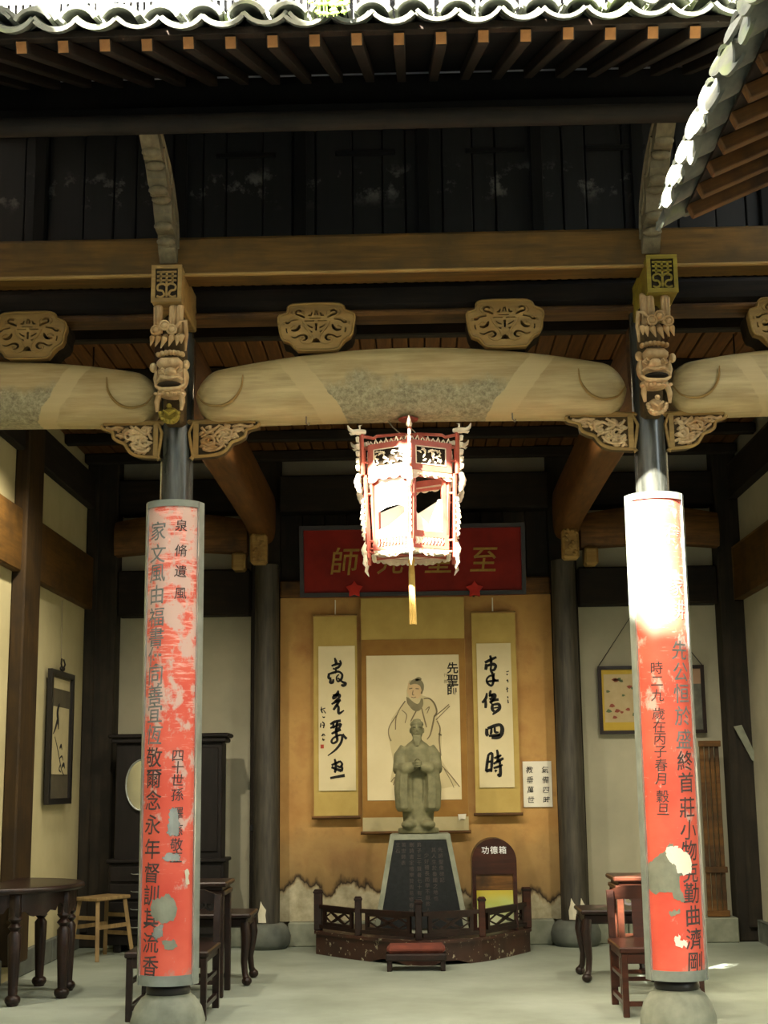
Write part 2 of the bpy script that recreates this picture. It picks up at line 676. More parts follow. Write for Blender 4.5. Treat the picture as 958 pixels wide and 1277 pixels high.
def glyph(ch, bold=.0):
    if (ch, bold) not in _gl:
        cu = bpy.data.curves.new('glyph', 'FONT')
        cu.body = ch
        cu.resolution_u = 2
        cu.offset = bold
        ob = bpy.data.objects.new('glyph', cu)
        me = ob.to_mesh()
        vs = [(q.co.x, q.co.y) for q in me.vertices]
        fs = [tuple(p.vertices) for p in me.polygons]
        ob.to_mesh_clear()
        bpy.data.objects.remove(ob)
        bpy.data.curves.remove(cu)
        xs = [q[0] for q in vs] or [0]
        ys = [q[1] for q in vs] or [0]
        cx = .5 if ord(ch) > 0x2000 else (min(xs) + max(xs)) / 2
        vs = [(a - cx, b - .38) for a, b in vs]
        _gl[(ch, bold)] = (vs, fs)
    return _gl[(ch, bold)]


def put_glyph(mb, ch, cx, cz, size, fn, bold=0., shear=0., sx=1., d=0.):
    vs, fs = glyph(ch, bold)
    mb.add([fn(cx + (u + shear * v) * size * sx, cz + v * size, d) for u, v in vs], fs)


def glyph_solid(mb, ch, cx, cz, size, fn, d0, d1, bold=0., shear=0.):
    vs, fs = glyph(ch, bold)
    n = len(vs)
    a = [fn(cx + (u + shear * v) * size, cz + v * size, d0) for u, v in vs]
    b = [fn(cx + (u + shear * v) * size, cz + v * size, d1) for u, v in vs]
    ec = {}
    for f in fs:
        for i in range(len(f)):
            e = (f[i], f[(i + 1) % len(f)])
            ec[frozenset(e)] = ec.get(frozenset(e), []) + [e]
    side = [(e[0][0], e[0][1], n + e[0][1], n + e[0][0]) for e in ec.values() if len(e) == 1]
    mb.add(a + b, list(fs) + [tuple(n + i for i in reversed(f)) for f in fs] + side)

# ================================================================== THE SETTING
XL, XR, YF = -1.278, 1.268, 7.4
WL, WR, YB = -2.87, 2.80, 12.32
CZ = 4.16                                   # ceiling of the hall

MB().box((-3.3, 5.9, -.25), (3.3, 12.7, 0)).build('floor', 'floor', kind='structure')
MB().box((-9, -9, -.4), (9, 5.88, -.14)).build('ground', 'court_stone', kind='structure')
MB().box((-3.3, 5.62, -.14), (3.3, 5.9, 0)).build('trim_1', 'stone', kind='structure')


def side_wall(name, x, s):
    """plaster wall with timber posts and rails; s = +1 when the hall lies towards +X"""
    w = MB().box((x - .16 * s, 5.9, 0), (x, 12.5, CZ + .42)).build(name, 'plaster_cream' if s > 0 else 'plaster_grey', kind='structure')
    for (y0, y1) in ((7.2, 7.5), (9.86, 10.28), (12.08, 12.32)):
        MB().box((x, y0, .12), (x + .10 * s, y1, CZ), .012).build('post', 'wall_timber' if y0 == 9.86 else 'dark_wood_z', w)
    for (z0, z1, mt) in ((2.815, 3.27, 'wall_rail'), (3.70, 4.0, 'dark_wood_y')):
        for (y0, y1) in ((5.92, 7.2), (7.5, 9.86), (10.28, 12.08)):
            MB().box((x, y0, z0), (x + .07 * s, y1, z1), .01).build('rail', mt, w)
    for (y0, y1) in ((5.92, 7.2), (7.5, 8.7), (8.7, 9.86), (10.28, 11.2), (11.2, 12.08)):
        MB().box((x, y0, 0), (x + .04 * s, y1 - .008, .17), .008).build('foot_stone', 'stone_dark', w)
    return w


wl = side_wall('wall_left', WL, 1)
wr = side_wall('wall_right', WR, -1)
MB().box((WL, 5.88, 0), (WL + .2, 6.16, 4.6), .01).build('post', 'dark_wood_z', wl)  # unseen pier, added to close a slit of sunlight
for (w_, x_, s_) in ((wl, WL, 1), (wr, WR, -1)):
    MB().prism([(5.9, CZ + .4), (7.58, CZ + .4), (7.58, 5.28), (5.9, 4.55)], lambda u, v, d, x_=x_, s_=s_: (x_ - s_ * d, u, v), 0, .15).build('gable_board', 'dark_wood_y', w_)
wb = MB().box((-3.1, YB, 0), (3.05, YB + .18, CZ + .3)).build('wall_back', 'plaster_grey', kind='structure')
MB().box((-1.18, 12.17, .19), (1.16, YB, 2.9)).build('ochre_panel', 'ochre', wb)
# corner posts, timber frame of the back wall
for (x0, x1) in ((-2.87, -2.6), (2.6, 2.8)):
    MB().box((x0, 12.1, 0), (x1, YB, CZ), .012).build('post', 'dark_wood_z', wb)
for (x0, x1) in ((-1.44, -1.18), (1.16, 1.40)):
    MB().box((x0, 12.2, 0), (x1, YB, CZ), .01).build('post', 'dark_wood_z', wb)
for (x0, x1, z0, z1, y0, mt) in ((-2.6, -1.44, 2.76, 3.16, 12.14, 'dark_wood'), (1.40, 2.6, 2.80, 3.13, 12.14, 'dark_wood'),
                                 (-1.18, 1.16, 2.9, 3.05, 12.12, 'brown_wood'), (-1.18, 1.16, 3.64, 3.96, 12.02, 'dark_wood'),
                                 (-2.6, -1.44, 3.66, 3.96, 12.1, 'dark_wood'), (1.40, 2.6, 3.66, 3.96, 12.1, 'dark_wood')):
    MB().box((x0, y0, z0), (x1, YB, z1), .015).build('rail', mt, wb)
x = -1.18
while x < 1.1:                                # dark boards above the plaque
    MB().box((x, 12.2, 3.05), (x + .19, YB, 3.64), .006).build('board', 'dark_wood_z', wb)
    x += .195
for (xa, xb, n) in ((-2.6, -1.44, 4), (-1.1, 1.1, 6), (1.40, 2.6, 4)):
    for i in range(n):
        a = xa + (xb - xa) * i / n
        b = xa + (xb - xa) * (i + 1) / n - .007
        MB().box((a, 12.04, 0), (b, YB - (.15 if abs(a) < 1.12 else 0), .19 + .006 * (i % 2)), .008).build('sill_stone', 'stone', wb)

# ceiling of loose planks, the hall's inner roof
ce = MB().box((-3.1, 7.62, CZ + .05), (3.05, 12.5, CZ + .14)).build('ceiling', 'dark_wood_y', kind='structure')
pl = None
i = 0
x = -2.86
while x < 2.75:
    if pl is None:
        pl = MB().box((-.049, -2.3, 0), (.049, 2.3, .045), .006).build('plank', 'brown_wood_y', ce, loc=(x, 9.98, CZ), local=True)
    else:
        share(pl, 'plank', (x, 9.98, CZ + random.uniform(-.004, .008)), ce)
    x += .107
cb = None
for y in (8.5, 9.4, 10.3, 11.2, 11.9):
    MB().box((-2.86, y, CZ - .09), (2.78, y + .08, CZ), .01).build('crossbar', 'dark_wood', ce)

# ------------------------------------------------------------------ big timbers
t = thing('lintel_beam', (0, 6.95, 3.9), 'broad brown lintel beam running across above the column brackets', 'beam')
MB().box((WL, 6.95, 3.905), (WR, 7.12, 4.125), .018).build('beam', 'lintel_wood', t)
MB().box((WL, 6.925, 3.90), (WR, 6.95, 3.915), .004).build('bead', 'carved_wood', t)
t = thing('purlin_beam', (0, 7.4, 3.8), 'dark purlin beam resting on the oval openwork brackets', 'beam')
MB().box((WL, 7.33, 3.83), (WR, 7.5, 4.0), .04).build('beam', 'dark_wood', t)
MB().box((WL, 7.315, 3.80), (WR, 7.49, 3.835), .012).build('lower_lip', 'brown_wood', t)
sl = None
x = -2.8
while x < 2.75:
    if sl is None:
        sl = MB().box((-.02, -.015, 0), (.02, .015, .12), .004).build('slat', 'brown_wood', t, loc=(x, 7.36, 4.0), local=True)
    else:
        share(sl, 'slat', (x, 7.36, 4.0), t)
    x += .056
MB().box((WL, 7.38, 4.0), (WR, 7.5, 4.125)).build('backing', 'carve_back', t)
t = thing('eave_purlin', (0, 6.3, 4.43), 'thin dark round purlin held up under the eave by two carved struts', 'beam')
MB().tube([(WL, 6.3, 4.435), (WR - .5, 6.3, 4.435)], .047, 14).build('beam', 'dark_wood', t, 40)

# upper wall behind the eave, dark boards
def upper_mat():
    m, nt, b = newmat('upper_boards')
    v = coords(nt, (1, 1, 1), True)
    f = noise(nt, coords(nt, (9, 9, .8), True), 3, 5)
    c = ramp(nt, f, [(.3, '#07080a'), (.7, '#0f0f10')])
    sep = nt.nodes.new('ShaderNodeSeparateXYZ')
    nt.links.new(v, sep.inputs[0])
    band = ramp(nt, math_(nt, 'MULTIPLY', sep.outputs['Z'], .1), [(.452, '000000'), (.460, 'ffffff'), (.470, 'ffffff'), (.477, '000000')])
    g = noise(nt, v, 6.5, 5, .65)
    k = math_(nt, 'MULTIPLY', band, ramp(nt, g, [(.53, '000000'), (.63, 'ffffff')]))
    c = mix(nt, k, c, '#62625e')
    nt.links.new(c, b.inputs['Base Color'])
    b.inputs['Roughness'].default_value = .85
    return m


M['upper'] = upper_mat()
wf = MB().box((WL, 7.56, 4.0), (WR, 7.66, 5.34)).build('wall_upper', 'black_wood', kind='structure')
x = WL
k = 0
while x < WR - .1:
    w_ = (.17, .13, .21)[k % 3]
    MB().box((x, 7.515 + .006 * (k % 2), 4.18), (min(x + w_ - .007, WR), 7.56, 4.98), .004).build('board', 'upper', wf)
    x += w_
    k += 1
for z0, z1 in ((4.125, 4.18), (4.98, 5.12)):
    MB().box((WL, 7.46, z0), (WR, 7.56, z1), .008).build('rail', 'black_wood', wf)
for x in (-2.1, -1.3, -.62, .08, .72, 1.29, 2.0):
    MB().box((x - .035, 7.485, 4.18), (x + .035, 7.53, 4.98), .006).build('stile', 'black_wood', wf)
for xa in (-.42, .32, -1.1, 1.0):
    MB().box((xa, 7.495, 4.82), (xa + .34, 7.53, 4.845), .004).build('muntin', 'black_wood', wf)

# ------------------------------------------------------------------ main eave
SL = .44
SA = math.atan(SL)


def zr(y):
    return 4.43 + (y - 5.58) * SL


ev = thing('eave_roof', (0, 5.58, 4.43), 'mossy grey tiled eave with a row of dark rafters under it, across the top', 'roof')
MB().add([(q, y, zr(y) + d) for q in (WL, 2.34) for y in (5.58, 7.6) for d in (.055, .075)], [(0, 1, 3, 2), (4, 6, 7, 5), (0, 4, 5, 1), (2, 3, 7, 6), (0, 2, 6, 4), (1, 5, 7, 3)]).build('deck', 'black_wood', ev)
MB().box((WL, 5.555, 4.475), (2.34, 5.60, 4.512), .004).build('eave_board', 'rafter_wood', ev)
ra = None
x = -2.75
while x < 2.3:
    if ra is None:
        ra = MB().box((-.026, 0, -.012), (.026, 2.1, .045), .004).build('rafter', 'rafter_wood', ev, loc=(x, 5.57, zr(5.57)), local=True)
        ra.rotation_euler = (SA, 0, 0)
        ra.data.materials.append(M['rafter_end_lit'])
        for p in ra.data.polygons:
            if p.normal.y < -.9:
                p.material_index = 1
    else:
        share(ra, 'rafter', (x, 5.57 + random.uniform(-.008, .008), zr(5.57)), ev, (SA, 0, 0))
    x += .181


def arc_tile(r, a, up, th=.016, ln=.2, taper=.9):
    """a curved clay tile: local X across, local Y up the slope"""
    mb = MB()
    n = 8
    vs = []
    for (yy, k) in ((0, 1.), (ln, taper)):
        for d in (0, th):
            for i in range(n + 1):
                t = -a + 2 * a * i / n
                rr = (r * k - d)
                z = rr * cos(t) - r * cos(a)
                vs.append((rr * sin(t), yy, z if up else -z + .0))
    m = n + 1
    fs = []
    for i in range(n):
        fs += [(i, i + 1, 2 * m + i + 1, 2 * m + i), (m + i, 3 * m + i, 3 * m + i + 1, m + i + 1), (i, m + i, m + i + 1, i + 1), (2 * m + i, 2 * m + i + 1, 3 * m + i + 1, 3 * m + i)]
    fs += [(0, 2 * m, 3 * m, m), (n, m + n, 3 * m + n, 2 * m + n)]
    return mb.add(vs, fs)


cov = pan = None
PX = .181
for c in range(25):
    x = -2.32 + c * PX
    for rrow in range(5):
        y = 5.50 + (0, .045, .095, .2, .31)[rrow]
        j = random.uniform(-.008, .008)
        zp = zr(y) + .112 + .008 * (rrow < 2) * rrow + random.uniform(-.004, .008)
        rot = (SA + random.uniform(-.03, .03) - .06, random.uniform(-.10, .10), random.uniform(-.08, .08))
        if cov is None:
            cov = arc_tile(.095, 1.05, True).build('cover_tile', 'tile', ev, 50, loc=(x, y, zp + .035), local=True)
            cov.rotation_euler = rot
            pan = arc_tile(.125, .85, False).build('pan_tile', 'tile', ev, 50, loc=(x + PX / 2, y - .03, zp), local=True)
            pan.rotation_euler = rot
        else:
            share(cov, 'cover_tile', (x + j, y, zp + .035), ev, rot)
            share(pan, 'pan_tile', (x + PX / 2 - j, y - .03, zp), ev, rot)
# a small green fern hanging from the tiles
fm = MB()
for i in range(26):
    a = random.uniform(0, 6.28)
    l = random.uniform(.05, .13)
    p0 = Vector((-.335, 5.47, 4.60))
    p1 = p0 + Vector((cos(a) * .05, -.03, .02))
    p2 = p0 + Vector((cos(a) * .08 + .01, -.04, -l))
    fm.tube([p0, p1, p2], [.004, .006, .002], 5)
    for q in (.3, .6, .9):
        pp = p1.lerp(p2, q)
        fm.ball(pp, (.014, .005, .01), nu=6, nv=4)
o = fm.build('hanging_fern', 'moss', None, 60)
tag(o, 'small bright green fern hanging over the eave tiles', 'plant')

# upper storey with white lattice windows
wu = MB().box((WL, 7.72, 5.2), (3.6, 7.85, 6.75)).build('wall_storey', 'dark_room', kind='structure')
MB().box((-3.6, 7.6, 6.75), (4, 8.3, 6.9)).build('trim_2', 'white_paint', kind='structure')
panels = [(-2.48, -2.18), (-2.08, -1.83), (-1.74, -1.46), (-1.18, -.88), (-.78, -.47), (-.39, -.14), (-.10, .12), (.16, .34), (.38, .67), (.74, 1.06), (1.16, 1.46)]
lat = thing('lattice_windows', (0, 7.66, 5.5), 'row of white painted lattice windows of the upper storey above the eave', 'window')
prev = WL
for (a, b) in panels + [(1.7, 1.7)]:
    MB().box((prev, 7.58, 5.42), (a, 7.72, 6.7), .008).build('frame_post', 'white_paint', lat)
    prev = b
MB().box((WL, 7.57, 5.42), (1.8, 7.72, 5.54), .008).build('sill', 'white_paint', lat)
MB().box((WL, 7.57, 6.5), (1.8, 7.72, 6.75), .008).build('head', 'white_paint', lat)
bar = cb = None
for k, (a, b) in enumerate(panels):
    n = max(3, round((b - a) / .042))
    for i in range(1, n):
        x = a + (b - a) * i / n
        if bar is None:
            bar = MB().box((-.009, 0, 0), (.009, .03, 1.02)).build('lattice_bar', 'white_paint', lat, loc=(x, 7.64, 5.5), local=True)
        else:
            share(bar, 'lattice_bar', (x, 7.64, 5.5), lat)
    for z in ((5.74, 5.9, 6.1) if k < 4 else (6.05,)):
        MB().box((a, 7.632, z), (b, 7.662, z + .02)).build('lattice_rail', 'white_paint', lat)

# ------------------------------------------------------------------ side wing eave, top right
wg = thing('wing_eave_roof', (1.24, 5, 3.85), 'sunlit tiled eave of the side wing at the upper right corner', 'roof')


def zw(x):
    return 3.84 + (x - 1.28) * SL


MB().add([(q, y, zw(q) + d) for q in (1.28, 2.33) for y in (2.6, 6.22) for d in (.05, .07)], [(0, 1, 3, 2), (4, 6, 7, 5), (0, 4, 5, 1), (2, 3, 7, 6), (0, 2, 6, 4), (1, 5, 7, 3)]).build('deck', 'rafter_wood', wg)
rb = None
y = 2.75
while y < 6.25:
    if rb is None:
        rb = MB().box((0, -.028, -.015), (1.12, .028, .045), .004).build('rafter', 'brown_wood', wg, loc=(1.29, y, zw(1.29)), local=True)
        rb.rotation_euler = (0, -SA, 0)
    else:
        share(rb, 'rafter', (1.29, y, zw(1.29)), wg, (0, -SA, 0))
    y += .225
wc = wp = None
for c in range(15):
    y = 2.75 + c * .243
    for rrow in range(4):
        x = 1.20 + rrow * .12
        zp = zw(x) + .10 + random.uniform(-.004, .006)
        tilt = random.uniform(-.06, .06)
        rot = (0, 0, 0)
        Rm = Matrix.Rotation(-pi / 2 + random.uniform(-.05, .05), 4, 'Z') @ Matrix.Rotation(SA + tilt, 4, 'X')
        if wc is None:
            wc = arc_tile(.12, 1.05, True, ln=.22).build('cover_tile', 'tile', wg, 50, loc=(x, y, zp + .05), local=True)
            wp = arc_tile(.155, .85, False, ln=.22).build('pan_tile', 'tile', wg, 50, loc=(x, y + .12, zp), local=True)
            c1, c2 = wc, wp
        else:
            c1 = share(wc, 'cover_tile', (x, y, zp + .05), wg)
            c2 = share(wp, 'pan_tile', (x - .03, y + .12, zp), wg)
        c1.rotation_euler = c2.rotation_euler = Rm.to_euler()
dm = None
for c in range(15):
    for h in (0, 1):
        y = 2.75 + c * .243 + h * .12
        a0 = -pi / 2
        if dm is None:
            leaf = smooth_path([(0, .085), (.045, .06), (.068, .01), (.05, -.04), (0, -.075), (-.05, -.04), (-.068, .01), (-.045, .06), (0, .085)], 3)[:-1]
            dm = MB().prism(leaf, lambda u, v, d: (d, u, v), -.007, .007).build('drip_tile', 'tile', wg, loc=(1.185, y, 3.93), local=True)
            o = dm
        else:
            o = share(dm, 'drip_tile', (1.185 + random.uniform(-.01, .01), y + random.uniform(-.012, .012), (3.95 if h == 0 else 3.90) + random.uniform(-.012, .012)), wg)
        o.rotation_euler = (random.uniform(-.15, .15), random.uniform(.15, .45), random.uniform(.15, .6))
for k in range(3):
    x = 1.02 + k * .2
    o = share(dm, 'drip_tile', (x, 5.46, 4.585 + .02 * (k % 2)), ev)
    o.rotation_euler = (-.3, 0, pi / 2 + .1)
MB().box((2.34, -5, -.14), (2.5, 5.6, 6.2)).build('wall_court_right', 'court_plaster', kind='structure')
wcl = MB().box((-2.95, -5, -.14), (-2.72, 5.88, 6.3)).build('wall_unseen_left', 'court_plaster', kind='structure')  # unseen wall, its height chosen to keep sun off the left column
MB().box((-2.95, -5, 6.3), (-2.72, 1.7, 7.9)).build('sun_block_step', 'court_plaster', wcl)  # unseen step, added to block sun from the hall floor
# unseen building behind the camera, its eave set to cut off the sun
MB().box((-9, -5.2, -.14), (6, -2.0, 9.7)).build('wall_unseen_opposite', 'court_plaster', kind='structure')
fr = thing('unseen_roof', (0, -2, 8.7), 'tiled roof of the unseen building behind the viewer that cuts off the sun', 'roof')
MB().add([(q, y, 9.6 + (-1.55 - y) * .5 + d) for q in (-9.2, 6.2) for y in (-5.3, -1.55) for d in (-.1, .05)], [(0, 1, 3, 2), (4, 6, 7, 5), (0, 4, 5, 1), (2, 3, 7, 6), (0, 2, 6, 4), (1, 5, 7, 3)]).build('slope', 'tile_far', fr)

# ================================================================== FRONT TIMBERS AND COLUMNS
def zp_(py, px=500, Y=7.25):
    return W(px, py, Y=Y).z


def moonbeam(x0, x1, r0, r1, rise, kind, label, name='moon_beam', half=.155):
    """arched beam, round-shouldered at both ends"""
    t = thing(name, ((x0 + x1) / 2, YF, 3.4), label, 'beam', None)
    mb = MB()
    NX, NS = 48, 22
    cx = (x0 + x1) / 2
    for i in range(NX + 1):
        u = i / NX
        x = x0 + (x1 - x0) * (0.5 - .5 * cos(pi * u)) if True else 0
        q = (x - x0) / (x1 - x0)
        arch = 1 - (2 * q - 1) ** 2
        top = r0 + rise * arch
        bot = r1 + .012 * arch
        # shoulders
        e = min(x - x0, x1 - x) / .12
        sh = math.sqrt(max(0, 1 - (1 - min(e, 1)) ** 2)) if e < 1 else 1
        sh = max(sh, .12)
        zc = (top + bot) / 2
        hh = (top - bot) / 2 * sh
        hy = half * (.55 + .45 * sh)
        for j in range(NS):
            a = 2 * pi * j / NS
            ca, sa = cos(a), sin(a)
            ex = .72
            mb.v.append((x, YF + hy * math.copysign(abs(ca) ** ex, ca), zc + hh * math.copysign(abs(sa) ** ex, sa)))
    for i in range(NX):
        for j in range(NS):
            q = i * NS
            mb.f.append((q + j, q + (j + 1) % NS, q + NS + (j + 1) % NS, q + NS + j))
    mb.f.append(tuple(range(NS)))
    mb.f.append(tuple(NX * NS + j for j in reversed(range(NS))))
    mb.build('body', moonbeam_mat(kind), t, 50, loc=(cx, YF, 3.40))
    # flat tenon tongue below each end
    for (a, s) in ((x0, 1), (x1, -1)):
        xa = a - .06 * s
        MB().box((min(xa, a + .30 * s), 7.335, 3.215), (max(xa, a + .30 * s), 7.5, 3.24), .012).build('shoe', 'carved_wood', t)
        mb2 = MB()
        path = [(a + .26 * s, 3.455), (a + .25 * s, 3.38), (a + .205 * s, 3.315), (a + .14 * s, 3.285), (a + .06 * s, 3.30), (a + .012 * s, 3.36)]
        pts = [(p[0], 7.237 + .03 * max(0, (.09 - abs(p[0] - a)) / .09), p[1]) for p in smooth_path(path, 4)]
        mb2.tube(pts, [.003 + .006 * sin(pi * k / (len(pts) - 1)) for k in range(len(pts))], 6)
        mb2.build('whisker_groove', 'carved_wood', t, 60)
    return t


moonbeam(-1.165, 1.14, 3.49, 3.215, .135, 'center', 'long arched central moon beam that the lantern hangs from')
moonbeam(-3.3, -1.375, 3.49, 3.215, .10, 'left', 'arched moon beam left of the left front column')
moonbeam(1.365, 3.2, 3.49, 3.215, .10, 'right', 'arched moon beam right of the right front column')

HOLES_L = [
    ribbon(smooth_path([(312, 165), (280, 148), (246, 160), (250, 190), (296, 205), (345, 232)], 3), [7, 9, 11, 11, 10, 9, 9, 9, 9, 10, 11, 12, 13, 13, 11, 8]),
    ribbon(smooth_path([(130, 288), (165, 290), (200, 262), (275, 252)], 3), [12, 13, 12, 11, 9, 8, 8, 7, 6, 3]),
    ribbon(smooth_path([(193, 372), (235, 378), (275, 355), (290, 312)], 3), [7, 10, 13, 15, 17, 18, 18, 16, 12, 6]),
    ribbon(smooth_path([(190, 446), (238, 462), (290, 436), (340, 432), (366, 462), (345, 490), (312, 494)], 3), [4, 6, 8, 9, 9, 9, 9, 10, 11, 12, 13, 14, 14, 13, 11, 9, 7, 6, 5]),
    [(136, 352), (150, 352), (146, 378), (158, 400), (146, 410), (134, 384)],
    ribbon([(352, 348), (375, 372), (405, 392), (430, 396)], [9, 9, 9, 7]),
    ribbon([(372, 312), (400, 336), (434, 350)], [5, 8, 7]),
    [(382, 214), (420, 214), (432, 172), (414, 172), (408, 196), (386, 198)],
]


def mirror_loop(l, c=470):
    return [(2 * c - x, y) for x, y in l][::-1]


HUMP = [(215, 78), (330, 70), (600, 70), (728, 78), (780, 110), (800, 152), (860, 175), (898, 210), (902, 270), (884, 330), (880, 395), (852, 455), (792, 492), (745, 545), (700, 606), (470, 612), (262, 606), (215, 560), (170, 512), (100, 488), (72, 425), (58, 350), (46, 262), (62, 205), (140, 178), (152, 120), (175, 92)]


def hump(cx, zb, label, sx=1.):
    t = thing('openwork_bracket', (cx, YF, zb), label, 'bracket', 'oval openwork brackets on the moon beams')
    k = .000487
    fn = lambda u, v, d: (cx + (u - 474) * k * sx, 7.27 + d, zb + (612 - v) * k)
    holes = HOLES_L + [mirror_loop(h) for h in HOLES_L]
    holes += [[(398, 237), (520, 237), (520, 247), (398, 247)], [(345, 264), (448, 264), (448, 276), (345, 276)], [(486, 264), (590, 264), (590, 276), (486, 276)],
              [(456, 300), (484, 300), (480, 382), (460, 382)], [(446, 205), (455, 150), (485, 150), (494, 205), (480, 205), (474, 165), (466, 165), (460, 205)],
              [(415, 522), (440, 482), (470, 464), (500, 482), (525, 522)]]
    MB().prism(HUMP, fn, 0, .055, holes).build('carved_face', 'carved_wood', t)
    MB().prism(HUMP, fn, .055, .2).build('core', 'carve_back', t)
    rim = HUMP + [HUMP[0], HUMP[1]]
    mb = MB()
    pts = [fn(470 + (u - 470) * .985, 340 + (v - 340) * .985, -.004) for u, v in smooth_path(rim, 2)]
    mb.tube(pts, .0075, 6)
    mb.build('rim', 'carved_wood', t, 60)
    mb = MB()      # raised volutes lying on the face
    for s in (1, -1):
        for path in ([(228, 208), (205, 180), (225, 140), (270, 128), (320, 140), (345, 170), (335, 215)],
                     [(110, 310), (105, 280), (150, 262), (200, 240), (270, 232)], [(180, 350), (215, 320), (245, 325), (250, 350), (225, 360)],
                     [(320, 270), (345, 330), (400, 400), (430, 470), (410, 520), (350, 530), (300, 500), (300, 465), (330, 460)]):
            p = [(470 + s * (u - 470), v) for u, v in path]
            mb.tube([fn(u, v, -.002) for u, v in smooth_path(p, 3)], .005, 5)
    mb.build('volutes', 'carved_wood', t, 60)
    return t


hump(-.513, 3.592, 'oval openwork bracket on the central beam, left of the lantern')
hump(.502, 3.592, 'oval openwork bracket on the central beam, right of the lantern')
hump(-2.075, 3.575, 'oval openwork bracket on the left moon beam at the left edge')
hump(2.01, 3.575, 'oval openwork bracket on the right moon beam, cut by the right edge')

# ------------------------------------------------------------------ front columns
def front_column(cx, side):
    t = thing('front_column', (cx, YF, 0), 'dark lacquered round front column on the %s, behind the red couplet board' % side, 'column', 'front columns')
    mb = MB()
    mb.lathe([(.098, .27), (.094, .6), (.09, 2.0), (.087, 3.3), (.085, 3.9)], (cx, YF, 0), 28)
    mb.build('shaft', 'column', t, 60)
    mb = MB().lathe([(.15, 0), (.176, .03), (.188, .1), (.186, .16), (.168, .22), (.135, .265), (.118, .275), (.114, .285)], (cx, YF, 0), 36)
    mb.build('drum_base', 'stone', t, 60)
    mb = MB().lathe([(.108, .285), (.112, .30), (.108, .325), (.1, .33)], (cx, YF, 0), 28)
    mb.build('collar', 'black_paint', t, 60)
    return t


front_column(XL, 'left')
front_column(XR, 'right')


def beam_head(cx, mat, label):
    t = thing('fretwork_block', (cx, 7, 3.73), label, 'beam end')
    z0, z1 = 3.735, 3.935
    MB().box((cx - .078, 6.87, z0), (cx + .078, 7.36, z1), .006).build('block', mat, t)
    fn = lambda u, v, d: (cx + u, 6.87 - d, z0 + v)
    mb = MB()
    outer = [(-.078, .0), (.078, .0), (.078, .2), (-.078, .2)]
    mb.prism(outer, fn, 0, .016, [[(-.058, .022), (.058, .022), (.058, .18), (-.058, .18)]])
    mb.build('frame', mat, t)
    MB().prism([(-.058, .022), (.058, .022), (.058, .18), (-.058, .18)], fn, .001, .003).build('recess', 'carve_back', t)
    mb = MB()
    for z in (.163, .14, .117):
        strip(mb, [(-.05, z), (.05, z)], .005, fn, .001, .012)
    for xx in (-.03, 0, .03):
        strip(mb, [(xx, .165), (xx, .10)], .005, fn, .001, .012)
    for s in (-1, 1):
        strip(mb, [(s * a, b) for a, b in smooth_path([(.004, .09), (.02, .1), (.045, .09), (.044, .066), (.022, .062), (.012, .04), (.03, .028), (.05, .034)], 3)], .005, fn, .001, .012)
    strip(mb, [(0, .1), (0, .03)], .005, fn, .001, .012)
    mb.build('fretwork', mat, t)
    return t


beam_head(XL + .025, 'carved_wood', 'square carved fretwork beam end above the left lion bracket')
beam_head(XR + .01, 'carved_gold', 'yellower square carved fretwork beam end above the right lion bracket')


